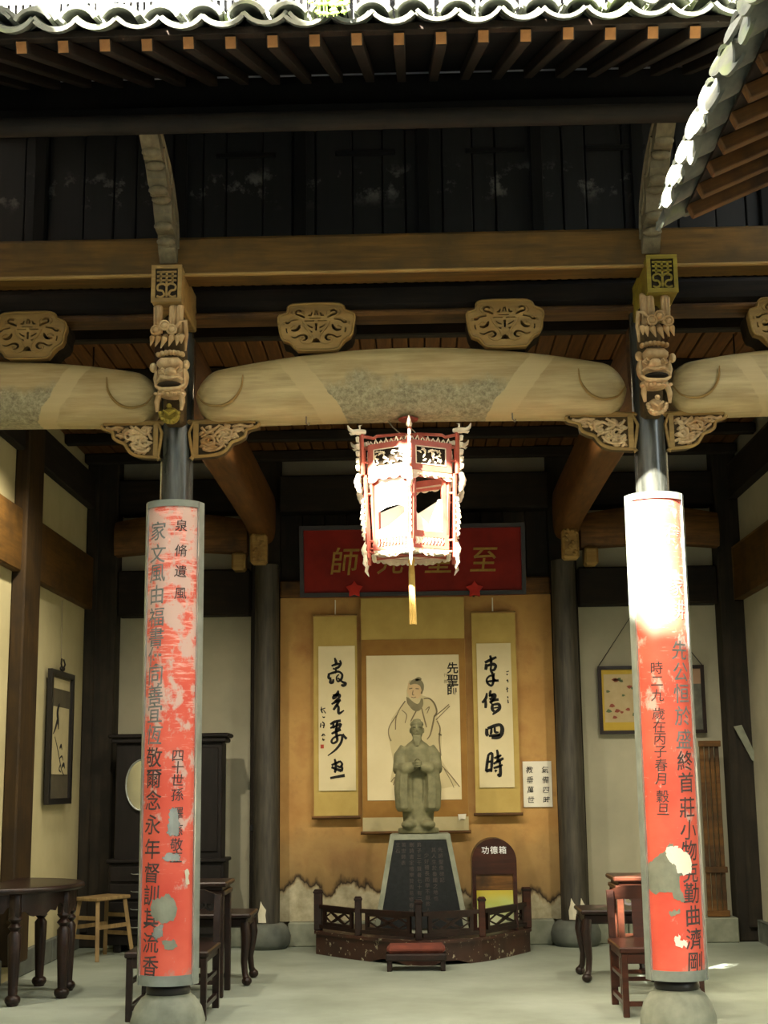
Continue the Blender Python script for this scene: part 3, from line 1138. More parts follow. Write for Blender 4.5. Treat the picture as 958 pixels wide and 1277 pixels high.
def lion(cx, mat, label, s=1):
    """carved lion bracket head-up on the column front; s mirrors it"""
    t = thing('lion_bracket', (cx, 7.25, 3.2), label, 'carving')
    Z = lambda py: zp_(py, 220, 7.1)
    U = lambda q: cx + s * q / 247

    class LB(MB):
        def build(q, *a, **k):          # the whole bracket leans out towards the beam end it carries
            nv = []
            for (x, y, z) in q.v:
                w_ = max(0, (z - 3.2) / .55)
                nv.append((x - cx * .021 * w_, y - .17 * w_, z - .056 * w_))
            q.v = nv
            return MB.build(q, *a, **k)
    mb = LB()
    mb.box((cx - .055, 7.235, Z(520)), (cx + .055, 7.37, 3.80), .02)
    mb.build('core', 'brace_back', t)  # darkened to put crevice shade behind the carving
    mb = LB()
    for (q, r) in ((-14, .024), (5, .022), (13, .022)):
        mb.tube([(U(q), 7.12, Z(414)), (U(q), 7.09, Z(400)), (U(q), 7.10, Z(385)), (U(q), 7.15, Z(377))], [r * .8, r, r, r * .6], 10)
    for q in (-18, -14, -10, 3, 7, 12, 16):
        mb.tube([(U(q), 7.068, Z(412)), (U(q), 7.066, Z(386))], .003, 5)
    mb.tube([(U(8), 7.07, Z(412)), (U(15), 7.06, Z(405)), (U(21), 7.08, Z(402)), (U(22), 7.1, Z(418)), (U(20), 7.12, Z(436))], [.006, .01, .013, .012, .006], 8)
    mb.build('haunches', mat, t, 60)
    mb = LB()
    for (q, py) in ((-14, 417), (-3, 411), (6, 416)):
        c = Vector((U(q), 7.035, Z(py)))
        mb.ball(c, (.019, .018, .019))
        ring = [c + Vector((cos(a) * .024, -.006, sin(a) * .024)) for a in [2 * pi * k / 14 for k in range(15)]]
        mb.tube(ring, .0055, 6)
    for (q, l, sw) in ((-19, 12, -2), (-12, 13, -3), (-4, 15, -4), (5, 13, -3), (13, 12, -1), (18, 10, 0)):
        mb.tube([(U(q), 7.08, Z(420)), (U(q + 1), 7.03, Z(420 + l * .5)), (U(q + sw), 7.04, Z(423 + l))], [.013, .0165, .002], 8)
    mb.build('mane', mat, t, 60)
    mb = LB()
    for k in range(7):
        q = -12 + k * 5
        mb.ball((U(q), 7.075, Z(443.5 - 2.6 * sin(pi * k / 6))), (.015, .03, .013))
    mb.ball((U(3), 7.14, Z(468)), (.088, .085, .085), nu=16, nv=12)
    mb.ball((U(3), 7.13, Z(488)), (.075, .085, .03), nu=16, nv=8)
    mb.box((U(3) - .066, 7.025, Z(463)), (U(3) + .066, 7.12, Z(449)), .022)
    for (q, py) in ((-19, 459), (23, 456)):
        mb.ball((U(q), 7.08, Z(py)), (.02, .022, .026))
        mb.ball((U(q), 7.062, Z(py + 2)), (.01, .01, .014))
    for (q, py) in ((-5, 467.5), (16, 466.5)):
        mb.ball((U(q), 7.03, Z(py)), (.014, .014, .012))
        mb.tube([(U(q - 5), 7.022, Z(py + 1)), (U(q), 7.012, Z(py - 3.4)), (U(q + 5), 7.022, Z(py + .5))], .005, 6)
        mb.tube([(U(q - 5), 7.024, Z(py + 1)), (U(q), 7.016, Z(py + 3.4)), (U(q + 5), 7.024, Z(py + .5))], .004, 6)
    mb.ball((U(6.5), 6.995, Z(470)), (.030, .034, .021))
    mb.ball((U(1), 7.012, Z(472)), (.012, .02, .01))
    mb.ball((U(12), 7.012, Z(472)), (.012, .02, .01))
    mb.tube([(U(-13), 7.05, Z(478)), (U(-6), 7.02, Z(474.5)), (U(5), 7.005, Z(477)), (U(15), 7.015, Z(474)), (U(20), 7.05, Z(476))], [.006, .009, .011, .009, .006], 8)
    for k in range(8):
        q = -14 + k * 5
        mb.ball((U(q), 7.035 + .0012 * (k - 3.5) ** 2, Z(493.5 + (k % 2))), (.0125, .012, .009), nu=8, nv=6)
    mb.tube([(U(-14), 7.06, Z(484)), (U(-8), 7.03, Z(489)), (U(4), 7.02, Z(490)), (U(16), 7.03, Z(488)), (U(21), 7.06, Z(482))], [.008, .01, .011, .01, .008], 8)
    for (a, b, c_) in ((-15, 464, 484), (21, 462, 480)):
        mb.tube([(U(a), 7.07, Z(b)), (U(a * 1.05), 7.06, Z((b + c_) / 2)), (U(a), 7.07, Z(c_))], [.006, .01, .006], 7)
    mb.build('head', mat, t, 60)
    mb = LB()
    mb.ball((U(3), 7.045, Z(482.5)), (.062, .035, .015))
    mb.build('open_mouth', 'carve_back', t, 60)  # dark ball stands in for the shade inside the mouth
    mb = LB()
    mb.tube([(U(-12), 7.09, Z(494)), (U(-14), 7.075, Z(503)), (U(-14), 7.09, Z(514))], [.016, .015, .008], 8)
    mb.build('foreleg', mat, t, 60)
    mb = LB()
    mb.tube([(U(17), 7.09, Z(494)), (U(19), 7.075, Z(503)), (U(17), 7.09, Z(512))], [.016, .015, .008], 8)
    mb.build('foreleg', mat, t, 60)
    mb = LB()
    c = Vector((U(2), 7.12, Z(516)))
    mb.ball(c + Vector((0, .02, 0)), (.045, .05, .045))
    for k in range(10):
        a = pi + pi * k / 9
        mb.ball(c + Vector((cos(a) * .046, -.035, sin(a) * .046)), (.013, .014, .013), nu=8, nv=6)
    mb.ball(c + Vector((0, -.05, .035)), (.014, .014, .014))
    mb.tube([c + Vector((-.03, -.045, .012)), c + Vector((0, -.06, -.012)), c + Vector((.03, -.045, .012))], .007, 6)
    mb.build('cub_ball', 'carved_gold' if s > 0 else mat, t, 60)
    return t


lion(XL + .003, 'lion_wood', 'carved wooden lion head bracket on top of the left front column')
lion(XR, 'lion_wood', 'carved wooden lion head bracket on top of the right front column', -1)

BR = [(0, 0), (.345, 0), (.36, -.018), (.345, -.03), (.31, -.038), (.29, -.05), (.283, -.08), (.25, -.1), (.215, -.112), (.195, -.14), (.17, -.165), (.12, -.182), (0, -.19)]


def brace(cx, s, label, ln=1.):
    t = thing('carved_brace', (cx, YF, 3.21), label, 'bracket', 'carved braces under the moon beams')
    z0 = 3.225
    x0 = cx + s * .09
    fn = lambda u, v, d: (x0 + s * u * ln, 7.34 + d, z0 + v)
    MB().prism(BR, fn, .010, .09).build('core', 'brace_back', t)
    mb = MB()
    low = [(.355, -.008)] + BR[2:] + [(.006, -.19), (.006, 0), (.34, -.004)]
    mb.tube([fn(u, v, .004) for u, v in smooth_path(low, 3)], .0095, 7)
    strip(mb, [(.02, -.006), (.02, -.185)], .014, fn, -.002, .03)
    mb.build('rim', 'carved_wood', t, 60)
    rnd = random.Random(int(abs(cx) * 100) + (3 if s > 0 else 8))
    mb = MB()
    for k in range(110):
        u = rnd.uniform(.05, .30)
        v = rnd.uniform(-.165, -.02)
        lim = -.19 + max(0, (u - .12)) * .75
        if v < lim + .025:
            continue
        a = rnd.uniform(-1, 1)
        mb.ball(fn(u, v, .008), (.022, .014, .009), Matrix.Rotation(a, 3, 'Y'), 8, 6)
    for (path) in ([(.06, -.15), (.1, -.16), (.15, -.145), (.17, -.12)], [(.05, -.11), (.09, -.13), (.12, -.11), (.10, -.08), (.07, -.09)],
                   [(.13, -.06), (.17, -.04), (.21, -.055), (.2, -.09), (.17, -.085)], [(.22, -.03), (.26, -.02), (.30, -.03), (.33, -.02)],
                   [(.05, -.03), (.08, -.06), (.12, -.04), (.15, -.02)]):
        mb.tube([fn(u, v, -.002) for u, v in smooth_path(path, 4)], .008, 7)
    mb.build('foliage_relief', 'lion_wood', t, 60)
    return t


brace(XL, -1, 'carved foliage brace on the left side of the left column', .86)
brace(XL, 1, 'carved foliage brace on the right side of the left column')
brace(XR, -1, 'carved foliage brace on the left side of the right column')
brace(XR, 1, 'carved foliage brace on the right side of the right column', .86)


def strut(cx, mat, label):
    t = thing('carved_strut', (cx, 6.95, 4.0), label, 'strut')
    fn = lambda u, v, d: (cx + d, u, v)
    A = [(6.33, 4.40), (6.37, 4.47), (6.5, 4.47), (6.66, 4.42), (6.80, 4.36), (6.95, 4.25), (7.0, 4.13), (7.0, 4.02), (6.93, 3.97), (6.87, 4.03), (6.86, 4.10), (6.79, 4.10), (6.74, 4.17), (6.72, 4.24), (6.64, 4.22), (6.57, 4.28), (6.55, 4.35), (6.46, 4.33), (6.38, 4.37)]
    MB().prism(A, fn, -.045, .045).build('board', mat, t)
    mb = MB()
    for d in (-.047, .047):
        for q in ([(6.33, 4.47), (6.5, 4.42), (6.7, 4.36), (6.88, 4.22), (6.93, 4.05)], [(6.48, 4.4), (6.56, 4.33), (6.63, 4.28), (6.7, 4.3), (6.68, 4.36)],
                  [(6.74, 4.3), (6.78, 4.2), (6.84, 4.16), (6.89, 4.18), (6.86, 4.24)]):
            mb.tube([fn(u, v, d) for u, v in smooth_path(q, 4)], .009, 6)
    for (u, v) in ((6.42, 4.35), (6.52, 4.325), (6.61, 4.235), (6.70, 4.225), (6.77, 4.11), (6.855, 4.06)):
        mb.ball(fn(u, v, 0), (.05, .03, .026), nu=10, nv=7)
    mb.build('relief', mat, t, 60)
    return t


M['strut_grey'] = wood('strut_grey', '#5c533f', '#7d7257', 'Y', .7)
strut(XL + .02, 'strut_grey', 'scrolled carved strut under the eave above the left column')
strut(XR - .03, 'strut_grey', 'scrolled carved strut under the eave above the right column')

# ------------------------------------------------------------------ couplet boards
RB = .152


def bend_glyph(mb, ch, cx, cz, size, fn, bold, shear, sx, d, rnd):
    vs, fs = glyph(ch, bold)
    rot = rnd.uniform(-.05, .05)
    bm = bmesh.new()
    bv = []
    for u, v in vs:
        u2, v2 = (u + shear * v) * sx, v * rnd.uniform(.998, 1.002)
        bv.append(bm.verts.new((cx + (u2 * cos(rot) - v2 * sin(rot)) * size, cz + (u2 * sin(rot) + v2 * cos(rot)) * size, 0)))
    for f in fs:
        try:
            bm.faces.new([bv[i] for i in f])
        except ValueError:
            pass
    for k in range(4):
        es = [e for e in bm.edges if e.calc_length() > .018]
        if es:
            bmesh.ops.subdivide_edges(bm, edges=es, cuts=1)
    bmesh.ops.triangulate(bm, faces=bm.faces[:])
    bm.verts.index_update()
    mb.add([fn(q.co.x, q.co.y, d) for q in bm.verts], [tuple(q.index for q in f.verts) for f in bm.faces])
    bm.free()


def bend_patch(mb, poly, fn, d):
    bm = bmesh.new()
    vs = [bm.verts.new((p[0], p[1], 0)) for p in poly]
    for t in tessellate_polygon([[Vector((p[0], p[1], 0)) for p in poly]]):
        try:
            bm.faces.new([vs[i] for i in t])
        except ValueError:
            pass
    for k in range(4):
        es = [e for e in bm.edges if e.calc_length() > .022]
        if es:
            bmesh.ops.subdivide_edges(bm, edges=es, cuts=1)
    bmesh.ops.triangulate(bm, faces=bm.faces[:])
    bm.verts.index_update()
    mb.add([fn(q.co.x, q.co.y, d) for q in bm.verts], [tuple(q.index for q in f.verts) for f in bm.faces])
    bm.free()




def couplet(cx, side, main, small, um, us, patches):
    t = thing('couplet_board', (cx, YF, .34), 'worn red curved couplet board with black characters on the %s front column' % side, 'plaque', 'red couplet boards')
    z0, z1 = .335, 2.785
    AO = 1.35
    def shell_(mb, a0, a1, r0, r1, za, zb, n=16):
        vs, fs = [], []
        for i in range(n + 1):
            a = a0 + (a1 - a0) * i / n
            for (r, z) in ((r0, za), (r1, za), (r1, zb), (r0, zb)):
                vs.append((cx + r * sin(a), YF - r * cos(a), z))
        for i in range(n):
            for j in range(4):
                fs.append((4 * i + j, 4 * i + (j + 1) % 4, 4 * i + 4 + (j + 1) % 4, 4 * i + 4 + j))
        fs += [(0, 1, 2, 3), (4 * n, 4 * n + 3, 4 * n + 2, 4 * n + 1)]
        mb.add(vs, fs)
    mb = MB()
    shell_(mb, -1.02, 1.02, .13, RB, z0 + .02, z1 - .03, 28)
    mb.build('red_face', couplet_mat(side), t, 40, loc=(cx, YF, .34))
    for s in (-1, 1):
        mb = MB()
        shell_(mb, s * 1.02, s * 1.42, .125, .158, z0, z1, 6)
        mb.build('side_strip', 'steel_grey', t, 40)
        mb = MB()
        shell_(mb, s * .995, s * 1.03, .15, .162, z0, z1, 2)
        mb.build('bead', 'silver', t, 40)
    mb = MB()
    shell_(mb, -1.03, 1.03, .125, .160, z1 - .035, z1, 20)
    mb.build('top_strip', 'steel_grey', t, 40)
    mb = MB()
    shell_(mb, -1.03, 1.03, .125, .158, z0, z0 + .05, 20)
    mb.build('bottom_strip', 'steel_grey', t, 40)
    fn = lambda u, v, d: (cx + (RB + .0012 + d) * sin(u / RB), YF - (RB + .0012 + d) * cos(u / RB), v)
    ZY = lambda py: W(220 if cx < 0 else 830, py, Y=7.27).z
    rg = random.Random(11)
    for ch, py in main:
        mb = MB()
        bend_glyph(mb, ch, um, ZY(py), .106, fn, .008, .06, .98, .0006, rg)
        mb.build('character', 'board_ink' if py > 930 else 'board_ink_faded', t)
    for ch, py in small:
        mb = MB()
        bend_glyph(mb, ch, us, ZY(py), .067, fn, .006, .06, 1, .0006, rg)
        mb.build('character', 'board_ink', t)
    for mt, poly in patches:
        q = []
        for px, py in poly:
            c = W(0, 0, Y=7.4)
            cxp = cen(cx, py)
            q.append((RB * math.asin(max(-.84, min(.84, (px - cxp) / 37.))), ZY(py)))
        mb = MB()
        q2 = smooth_path(q + [q[0]], 3)[:-1]
        q3 = []
        for k in range(len(q2)):
            (ua, va), (ub, vb) = q2[k], q2[(k + 1) % len(q2)]
            for w_ in (0, .5):
                q3.append((ua + (ub - ua) * w_ + rg.uniform(-.0055, .0055), va + (vb - va) * w_ + rg.uniform(-.008, .008)))
        q2 = q3
        bend_patch(mb, q2, fn, {'stone': .0016, 'silver': .002, 'white_plaster': .002, 'white_paper': .003}[mt])
        mb.build('torn_patch', mt, t)
    return t


def proj(p):
    d = Vector(p) - EYE
    return 479 + FPX * d.dot(RT) / d.dot(FW), 638.5 - FPX * d.dot(UP) / d.dot(FW)


def cen(cx, py):
    z = W(220 if cx < 0 else 830, py, Y=7.27).z
    return proj((cx, YF, z))[0]


def cp(pts, ox, oy, k):
    return [(ox + a / k, oy + b / k) for a, b in pts]


couplet(XL, 'left',
        [('家', 662), ('文', 690), ('風', 714), ('由', 741), ('福', 769), ('書', 794), ('使', 818), ('同', 842), ('善', 866), ('宜', 889), ('恆', 916), ('敬', 944), ('爾', 970), ('念', 998), ('永', 1028), ('年', 1058), ('督', 1088), ('訓', 1116), ('其', 1145), ('流', 1175), ('香', 1204)],
        [('泉', 656), ('脩', 687), ('遺', 713), ('風', 740), ('四', 942), ('十', 957), ('世', 973), ('孫', 991), ('澤', 1014), ('慈', 1035), ('敬', 1053), ('立', 1068)],
        -.075, .055,
        [('stone', cp([(140, 690), (185, 672), (215, 662), (248, 700), (240, 780), (190, 800), (150, 778), (128, 735)], 160, 940, 3.79)),
         ('silver', cp([(150, 818), (187, 812), (182, 866), (142, 862)], 160, 940, 3.79)),
         ('silver', cp([(218, 262), (252, 258), (262, 330), (258, 384), (208, 380), (216, 320)], 160, 940, 3.79)),
         ('silver', cp([(186, 492), (215, 466), (262, 478), (262, 500), (220, 506)], 160, 940, 3.79)),
         ('stone', cp([(185, 880), (240, 880), (250, 915), (215, 925), (190, 905)], 160, 940, 3.79)),
         ('white_plaster', cp([(283, 550), (300, 560), (300, 620), (286, 610)], 160, 940, 3.79))])
couplet(XR, 'right',
        [('傳', 667), ('家', 731), ('耕', 760), ('先', 811), ('公', 838), ('恒', 865), ('於', 893), ('盛', 922), ('終', 949), ('首', 976), ('莊', 1007), ('小', 1035), ('物', 1061), ('克', 1088), ('勤', 1114), ('曲', 1142), ('濟', 1171), ('剛', 1200)],
        [('時', 833), ('二', 849), ('九', 867), ('歲', 890), ('在', 906), ('丙', 921), ('子', 937), ('春', 954), ('月', 971), ('穀', 993), ('旦', 1009)],
        .08, -.05,
        [('stone', cp([(176, 520), (235, 470), (262, 420), (300, 455), (330, 560), (300, 600), (330, 690), (290, 690), (255, 650), (186, 660)], 760, 940, 3.79)),
         ('white_paper', cp([(245, 445), (290, 440), (322, 455), (352, 480), (360, 560), (310, 568), (285, 530), (255, 495)], 760, 940, 3.79)),
         ('white_paper', cp([(285, 860), (308, 855), (315, 880), (340, 885), (335, 908), (292, 905)], 760, 940, 3.79)),
         ('stone', cp([(262, 750), (300, 735), (312, 750), (270, 765)], 760, 940, 3.79))])

# ================================================================== SIDE TIE BEAMS, REAR COLUMNS
def tie_beam(cx, side):
    t = thing('tie_beam', (cx, 9.8, 3.4), 'brown rounded tie beam running back from the %s front column to the rear column' % side, 'beam', 'tie beams')
    mb = MB()
    NY, NS = 24, 20
    for i in range(NY + 1):
        q = i / NY
        y = 7.56 + (12.02 - 7.56) * q
        b = 3.40 + .02 * sin(pi * q) - .05 * (max(0, abs(q - .5) - .42) / .08)
        tp = 3.83
        hw = .118
        for j in range(NS):
            a = 2 * pi * j / NS
            ca, sa = cos(a), sin(a)
            mb.v.append((cx + hw * math.copysign(abs(ca) ** .55, ca), y, (tp + b) / 2 + (tp - b) / 2 * math.copysign(abs(sa) ** .55, sa)))
    for i in range(NY):
        for j in range(NS):
            k = i * NS
            mb.f.append((k + j, k + (j + 1) % NS, k + NS + (j + 1) % NS, k + NS + j))
    mb.f += [tuple(range(NS)), tuple(NY * NS + j for j in reversed(range(NS)))]
    mb.build('body', 'brown_wood_y', t, 50)
    MB().box((cx - .07, 11.72, 3.14), (cx + .07, 11.86, 3.40), .02).build('end_block', 'carved_wood', t)
    mb = MB()
    for k in range(12):
        mb.ball((cx + random.uniform(-.055, .055), 11.715, 3.16 + .02 * k), (.02, .012, .014), Matrix.Rotation(random.uniform(-1, 1), 3, 'Y'), 8, 5)
    mb.build('end_relief', 'carved_wood', t, 60)
    return t


tie_beam(-1.325, 'left')
tie_beam(1.305, 'right')


def rear_column(cx, side):
    t = thing('rear_column', (cx, 11.97, 0), 'dark weathered round column at the back wall, %s of the ochre panel' % side, 'column', 'rear columns')
    MB().lathe([(.112, .2), (.110, .8), (.104, 2.4), (.1, 3.16)], (cx, 11.97, 0), 28).build('shaft', 'old_column', t, 60)
    MB().lathe([(.17, 0), (.2, .04), (.205, .1), (.185, .16), (.15, .195), (.13, .2)], (cx, 11.97, 0), 32).build('drum_base', 'stone_dark', t, 60)
    mb = MB()
    fn = lambda u, v, d: (cx + (.1135 + d) * sin(u / .112), 11.97 - (.1135 + d) * cos(u / .112), v)
    for ox in ((-.02,) if side == 'left' else (-.03, .05)):
        mb2 = MB()
        bend_patch(mb2, [(ox - .03, .21), (ox + .035, .21), (ox + .028, .27), (ox + .034, .31), (ox + .008, .345), (ox - .01, .38), (ox - .018, .33), (ox - .034, .28)], fn, .002)
        mb2.build('plaster_patch', 'white_plaster', t)
    return t


rear_column(-1.275, 'left')
rear_column(1.255, 'right')
# short rear moon beams above the side bays
for (x0, x1, side) in ((-2.6, -1.45, 'left'), (1.42, 2.6, 'right')):
    t = thing('rear_beam', ((x0 + x1) / 2, 12.0, 3.3), 'curved rear beam above the white wall panel on the %s' % side, 'beam')
    mb = MB()
    for i in range(21):
        q = i / 20
        a = 1 - (2 * q - 1) ** 2
        x = x0 + (x1 - x0) * q
        for (yy, zz) in ((11.98, 3.27 + .03 * a), (11.95, 3.36 + .03 * a), (11.96, 3.5 + .05 * a), (12.0, 3.56 + .07 * a), (12.12, 3.56 + .07 * a), (12.12, 3.27 + .03 * a)):
            mb.v.append((x, yy, zz))
    for i in range(20):
        for j in range(6):
            mb.f.append((i * 6 + j, i * 6 + (j + 1) % 6, i * 6 + 6 + (j + 1) % 6, i * 6 + 6 + j))
    mb.f += [tuple(range(6)), tuple(120 + j for j in reversed(range(6)))]
    mb.build('body', 'brown_wood', t, 40)
    s = 1 if side == 'right' else -1
    xx = 1.5 if s > 0 else -1.52
    MB().box((xx - .06, 11.93, 3.12), (xx + .06, 12.1, 3.28), .02).build('corbel', 'carved_wood', t)

# ================================================================== BACK WALL HANGINGS
YP = 12.1
XZf = lambda y: (lambda u, v, d: (u, y - d, v))
# plaque
pq = thing('name_plaque', (-.03, 12.0, 2.87), 'long red plaque with a dark frame and gold characters above the scrolls', 'plaque')
tl = Matrix.Rotation(radians(9), 4, 'X')
fnp = lambda u, v, d: (u, 11.96 - (v - 2.88) * .16 - d, v)
MB().prism([(-.99, 2.875), (.935, 2.875), (.935, 3.475), (-.99, 3.475)], fnp, -.035, 0).build('panel', 'plaque_red', pq)
for q in ([(-.99, 2.875), (.935, 2.875), (.935, 2.91), (-.99, 2.91)], [(-.99, 3.44), (.935, 3.44), (.935, 3.475), (-.99, 3.475)],
          [(-.99, 2.91), (-.955, 2.91), (-.955, 3.44), (-.99, 3.44)], [(.90, 2.91), (.935, 2.91), (.935, 3.44), (.90, 3.44)]):
    MB().prism(q, fnp, .0005, .022).build('frame_bar', 'black_paint', pq)
for ch, px in (('師', 430), ('先', 488), ('聖', 548), ('至', 604)):
    mb = MB()
    glyph_solid(mb, ch, W(px, 705, Y=11.92).x, 3.175, .24 if ch != '師' else .25, fnp, .001, .010, .004, .14)
    mb.build('character', 'gold', pq)
for (px, lb) in ((442, 'left'), (592, 'right')):
    c = W(px, 735, Y=11.93)
    mb = MB()
    star = []
    for k in range(10):
        a = pi / 2 + k * pi / 5
        r = .075 if k % 2 == 0 else .045
        star.append((c.x + r * cos(a), c.z + r * sin(a)))
    t = thing('red_bracket', (c.x, 11.93, c.z), 'small red knotted star bracket under the %s part of the plaque' % lb, 'bracket', 'red plaque brackets')
    mb.prism(smooth_path(star + [star[0]], 2)[:-1], XZf(11.93), -.03, .01)
    mb.build('star', 'red_cloth', t)
    MB().tube([(c.x, 11.93, c.z - .03), (c.x, 12.12, c.z - .03)], .012, 8).build('peg', 'black_paint', t)


def scroll(name, x0, x1, z0, z1, label, px0, px1, pz0, pz1, strip_=True):
    t = thing(name, ((x0 + x1) / 2, YP, z0), label, 'hanging scroll')
    n = 14
    mb = MB()
    pts = [(YP + .004 * sin(i * 1.3) + (.03 if i < 2 else 0) * 0, z0 + (z1 - z0) * i / n) for i in range(n + 1)]
    vs, fs = [], []
    for (y, z) in pts:
        vs += [(x0, y, z), (x1, y, z), (x1, y + .004, z), (x0, y + .004, z)]
    for i in range(n):
        for j in range(4):
            fs.append((4 * i + j, 4 * i + (j + 1) % 4, 4 * i + 4 + (j + 1) % 4, 4 * i + 4 + j))
    fs += [(0, 1, 2, 3), (4 * n, 4 * n + 3, 4 * n + 2, 4 * n + 1)]
    mb.add(vs, fs)
    mb.build('silk_mount', 'scroll_silk', t, 50)
    MB().box((px0, YP - .011, pz0), (px1, YP - .006, pz1)).build('paper', 'scroll_paper', t)
    MB().tube([(x0 - .004, YP, z1), (x1 + .004, YP, z1)], .009, 8).build('top_rod', 'carved_wood', t, 60)
    MB().tube([(x0 - .018, YP - .006, z0), (x1 + .018, YP - .006, z0)], .014, 10).build('bottom_roller', 'brown_wood', t, 60)
    return t


def ink_strokes(t, cx0, cy0, k, strokes, y=YP - .0125, mat='ink', ws=1.):
    """brush strokes; coordinates are read off the calligraphy, (x, y, half width)"""
    out = []
    for st in strokes:
        p = []
        for (a, b, w) in st:
            c = W(cx0 + a / k, cy0 + b / k, Y=y)
            p.append((c.x, c.z, w * ws / k / 144))
        p = smooth_path(p, 4)
        mb = MB()
        strip(mb, [(q[0], q[1]) for q in p], [max(q[2], .0008) for q in p], XZf(y), 0, .0012)
        out.append(mb)
    return out


def join(mbs):
    m = MB()
    for q in mbs:
        m.add(q.v, q.f)
    return m


sl_ = scroll('calligraphy_scroll', -.887, -.515, 1.035, 2.735, 'left calligraphy scroll on yellow silk beginning with a small looped character', -.845, -.533, 1.255, 2.47)
L1 = [[(175, 130, 5), (185, 160, 9), (190, 190, 7)], [(150, 195, 6), (190, 180, 8), (220, 178, 7)], [(215, 150, 6), (225, 175, 7), (205, 205, 8), (180, 215, 7)], [(120, 262, 5), (160, 250, 8), (205, 240, 7), (235, 262, 7), (228, 300, 8), (200, 318, 6), (190, 285, 5), (210, 262, 4)],
      [(130, 262, 8), (128, 290, 9), (150, 295, 7)], [(145, 300, 7), (140, 325, 9), (160, 325, 9), (165, 300, 6)], [(200, 290, 5), (235, 320, 7), (262, 335, 10), (245, 352, 9), (228, 342, 7)], [(160, 215, 5), (185, 225, 6), (180, 255, 5)]]
L2 = [[(205, 390, 5), (195, 420, 11), (170, 445, 13), (155, 450, 8)], [(160, 430, 6), (205, 425, 11), (215, 440, 8), (180, 480, 9)], [(150, 500, 5), (185, 480, 9), (225, 465, 8)], [(215, 470, 6), (190, 510, 9), (165, 545, 7)], [(185, 500, 5), (205, 520, 8), (205, 560, 9), (215, 572, 8), (250, 548, 4)]]
L3 = [[(140, 660, 6), (175, 640, 9), (225, 630, 8)], [(160, 640, 5), (165, 675, 8), (140, 690, 5)], [(200, 635, 5), (190, 670, 8), (195, 700, 7)], [(160, 690, 5), (200, 665, 8), (225, 660, 8), (205, 700, 8)], [(150, 735, 6), (190, 715, 9), (225, 700, 8)],
      [(185, 690, 7), (190, 740, 9), (195, 790, 8), (165, 810, 7), (150, 795, 7), (170, 765, 6), (230, 745, 7), (228, 800, 8), (185, 860, 7), (120, 910, 3)], [(240, 735, 5), (255, 760, 8), (272, 775, 8)]]
L4 = [[(150, 985, 6), (185, 970, 8), (215, 955, 6)], [(175, 935, 6), (185, 980, 8), (180, 1030, 8), (175, 1045, 6)], [(215, 950, 5), (235, 975, 7), (220, 1000, 8), (195, 990, 6)], [(150, 1000, 8), (185, 1015, 8), (230, 1030, 10)], [(228, 985, 5), (235, 1010, 8), (230, 1035, 7)],
      [(140, 1088, 7), (190, 1078, 8), (256, 1066, 10)]]
for chs in (L1, L2, L3, L4):
    join(ink_strokes(sl_, 390, 800, 6.386, chs, ws=1.25)).build('brush_character', 'ink', sl_)
LS = [[[(70, 520, 3), (72, 555, 5), (80, 570, 4)], [(60, 545, 3), (100, 530, 4)], [(85, 545, 3), (105, 572, 4)]], [[(78, 598, 3), (90, 605, 5), (98, 598, 3)]], [[(65, 650, 4), (62, 685, 5)], [(75, 640, 4), (92, 655, 5), (85, 690, 4)], [(72, 665, 3), (98, 668, 3)]],
      [[(70, 755, 3), (85, 735, 4), (80, 752, 4)], [(90, 735, 3), (98, 752, 4)]], [[(78, 770, 3), (90, 790, 5)], [(75, 785, 3), (97, 778, 3)]]]
for chs in LS:
    join(ink_strokes(sl_, 390, 800, 6.386, chs)).build('small_character', 'ink', sl_)
c = W(402, 931, Y=YP)
MB().box((c.x - .014, YP - .013, c.z - .016), (c.x + .014, YP - .0115, c.z + .016)).build('seal', 'red_seal', sl_)
sr_ = scroll('calligraphy_scroll', .470, .845, 1.045, 2.742, 'right calligraphy scroll on yellow silk, next to the small white paper', .507, .800, 1.265, 2.475)
R1 = [[(130, 105, 6), (138, 140, 9), (135, 165, 7)], [(90, 160, 8), (130, 140, 9), (178, 118, 7)], [(100, 170, 8), (100, 195, 10), (95, 215, 8)], [(105, 185, 7), (150, 172, 10), (172, 185, 9), (160, 215, 8), (140, 215, 6)], [(140, 175, 5), (135, 215, 7), (150, 250, 8), (155, 300, 8), (140, 335, 7), (110, 315, 7), (105, 285, 6), (130, 260, 6), (165, 262, 7)],
      [(100, 305, 5), (140, 300, 7), (195, 295, 7)], [(165, 240, 4), (150, 275, 6), (180, 300, 6)]]
R2 = [[(105, 390, 5), (98, 430, 9), (70, 465, 7)], [(95, 440, 7), (97, 480, 9), (95, 505, 7)], [(135, 370, 6), (130, 400, 9), (155, 420, 9), (125, 440, 7)], [(120, 415, 6), (160, 400, 8), (170, 420, 7), (130, 470, 8)], [(125, 460, 5), (160, 445, 8), (195, 440, 8)], [(150, 470, 8), (145, 510, 9), (160, 530, 8)], [(150, 480, 6), (195, 475, 9), (200, 510, 10), (165, 540, 8), (148, 555, 4)], [(155, 505, 4), (190, 500, 5)]]
R3 = [[(105, 660, 9), (105, 700, 11), (115, 715, 8)], [(110, 660, 8), (160, 640, 10), (205, 632, 9), (222, 660, 12), (215, 700, 13), (190, 725, 12), (140, 728, 9)], [(140, 650, 6), (138, 690, 8), (128, 700, 5)], [(165, 648, 6), (168, 685, 8), (195, 690, 5)], [(120, 715, 7), (160, 712, 8), (205, 708, 7)]]
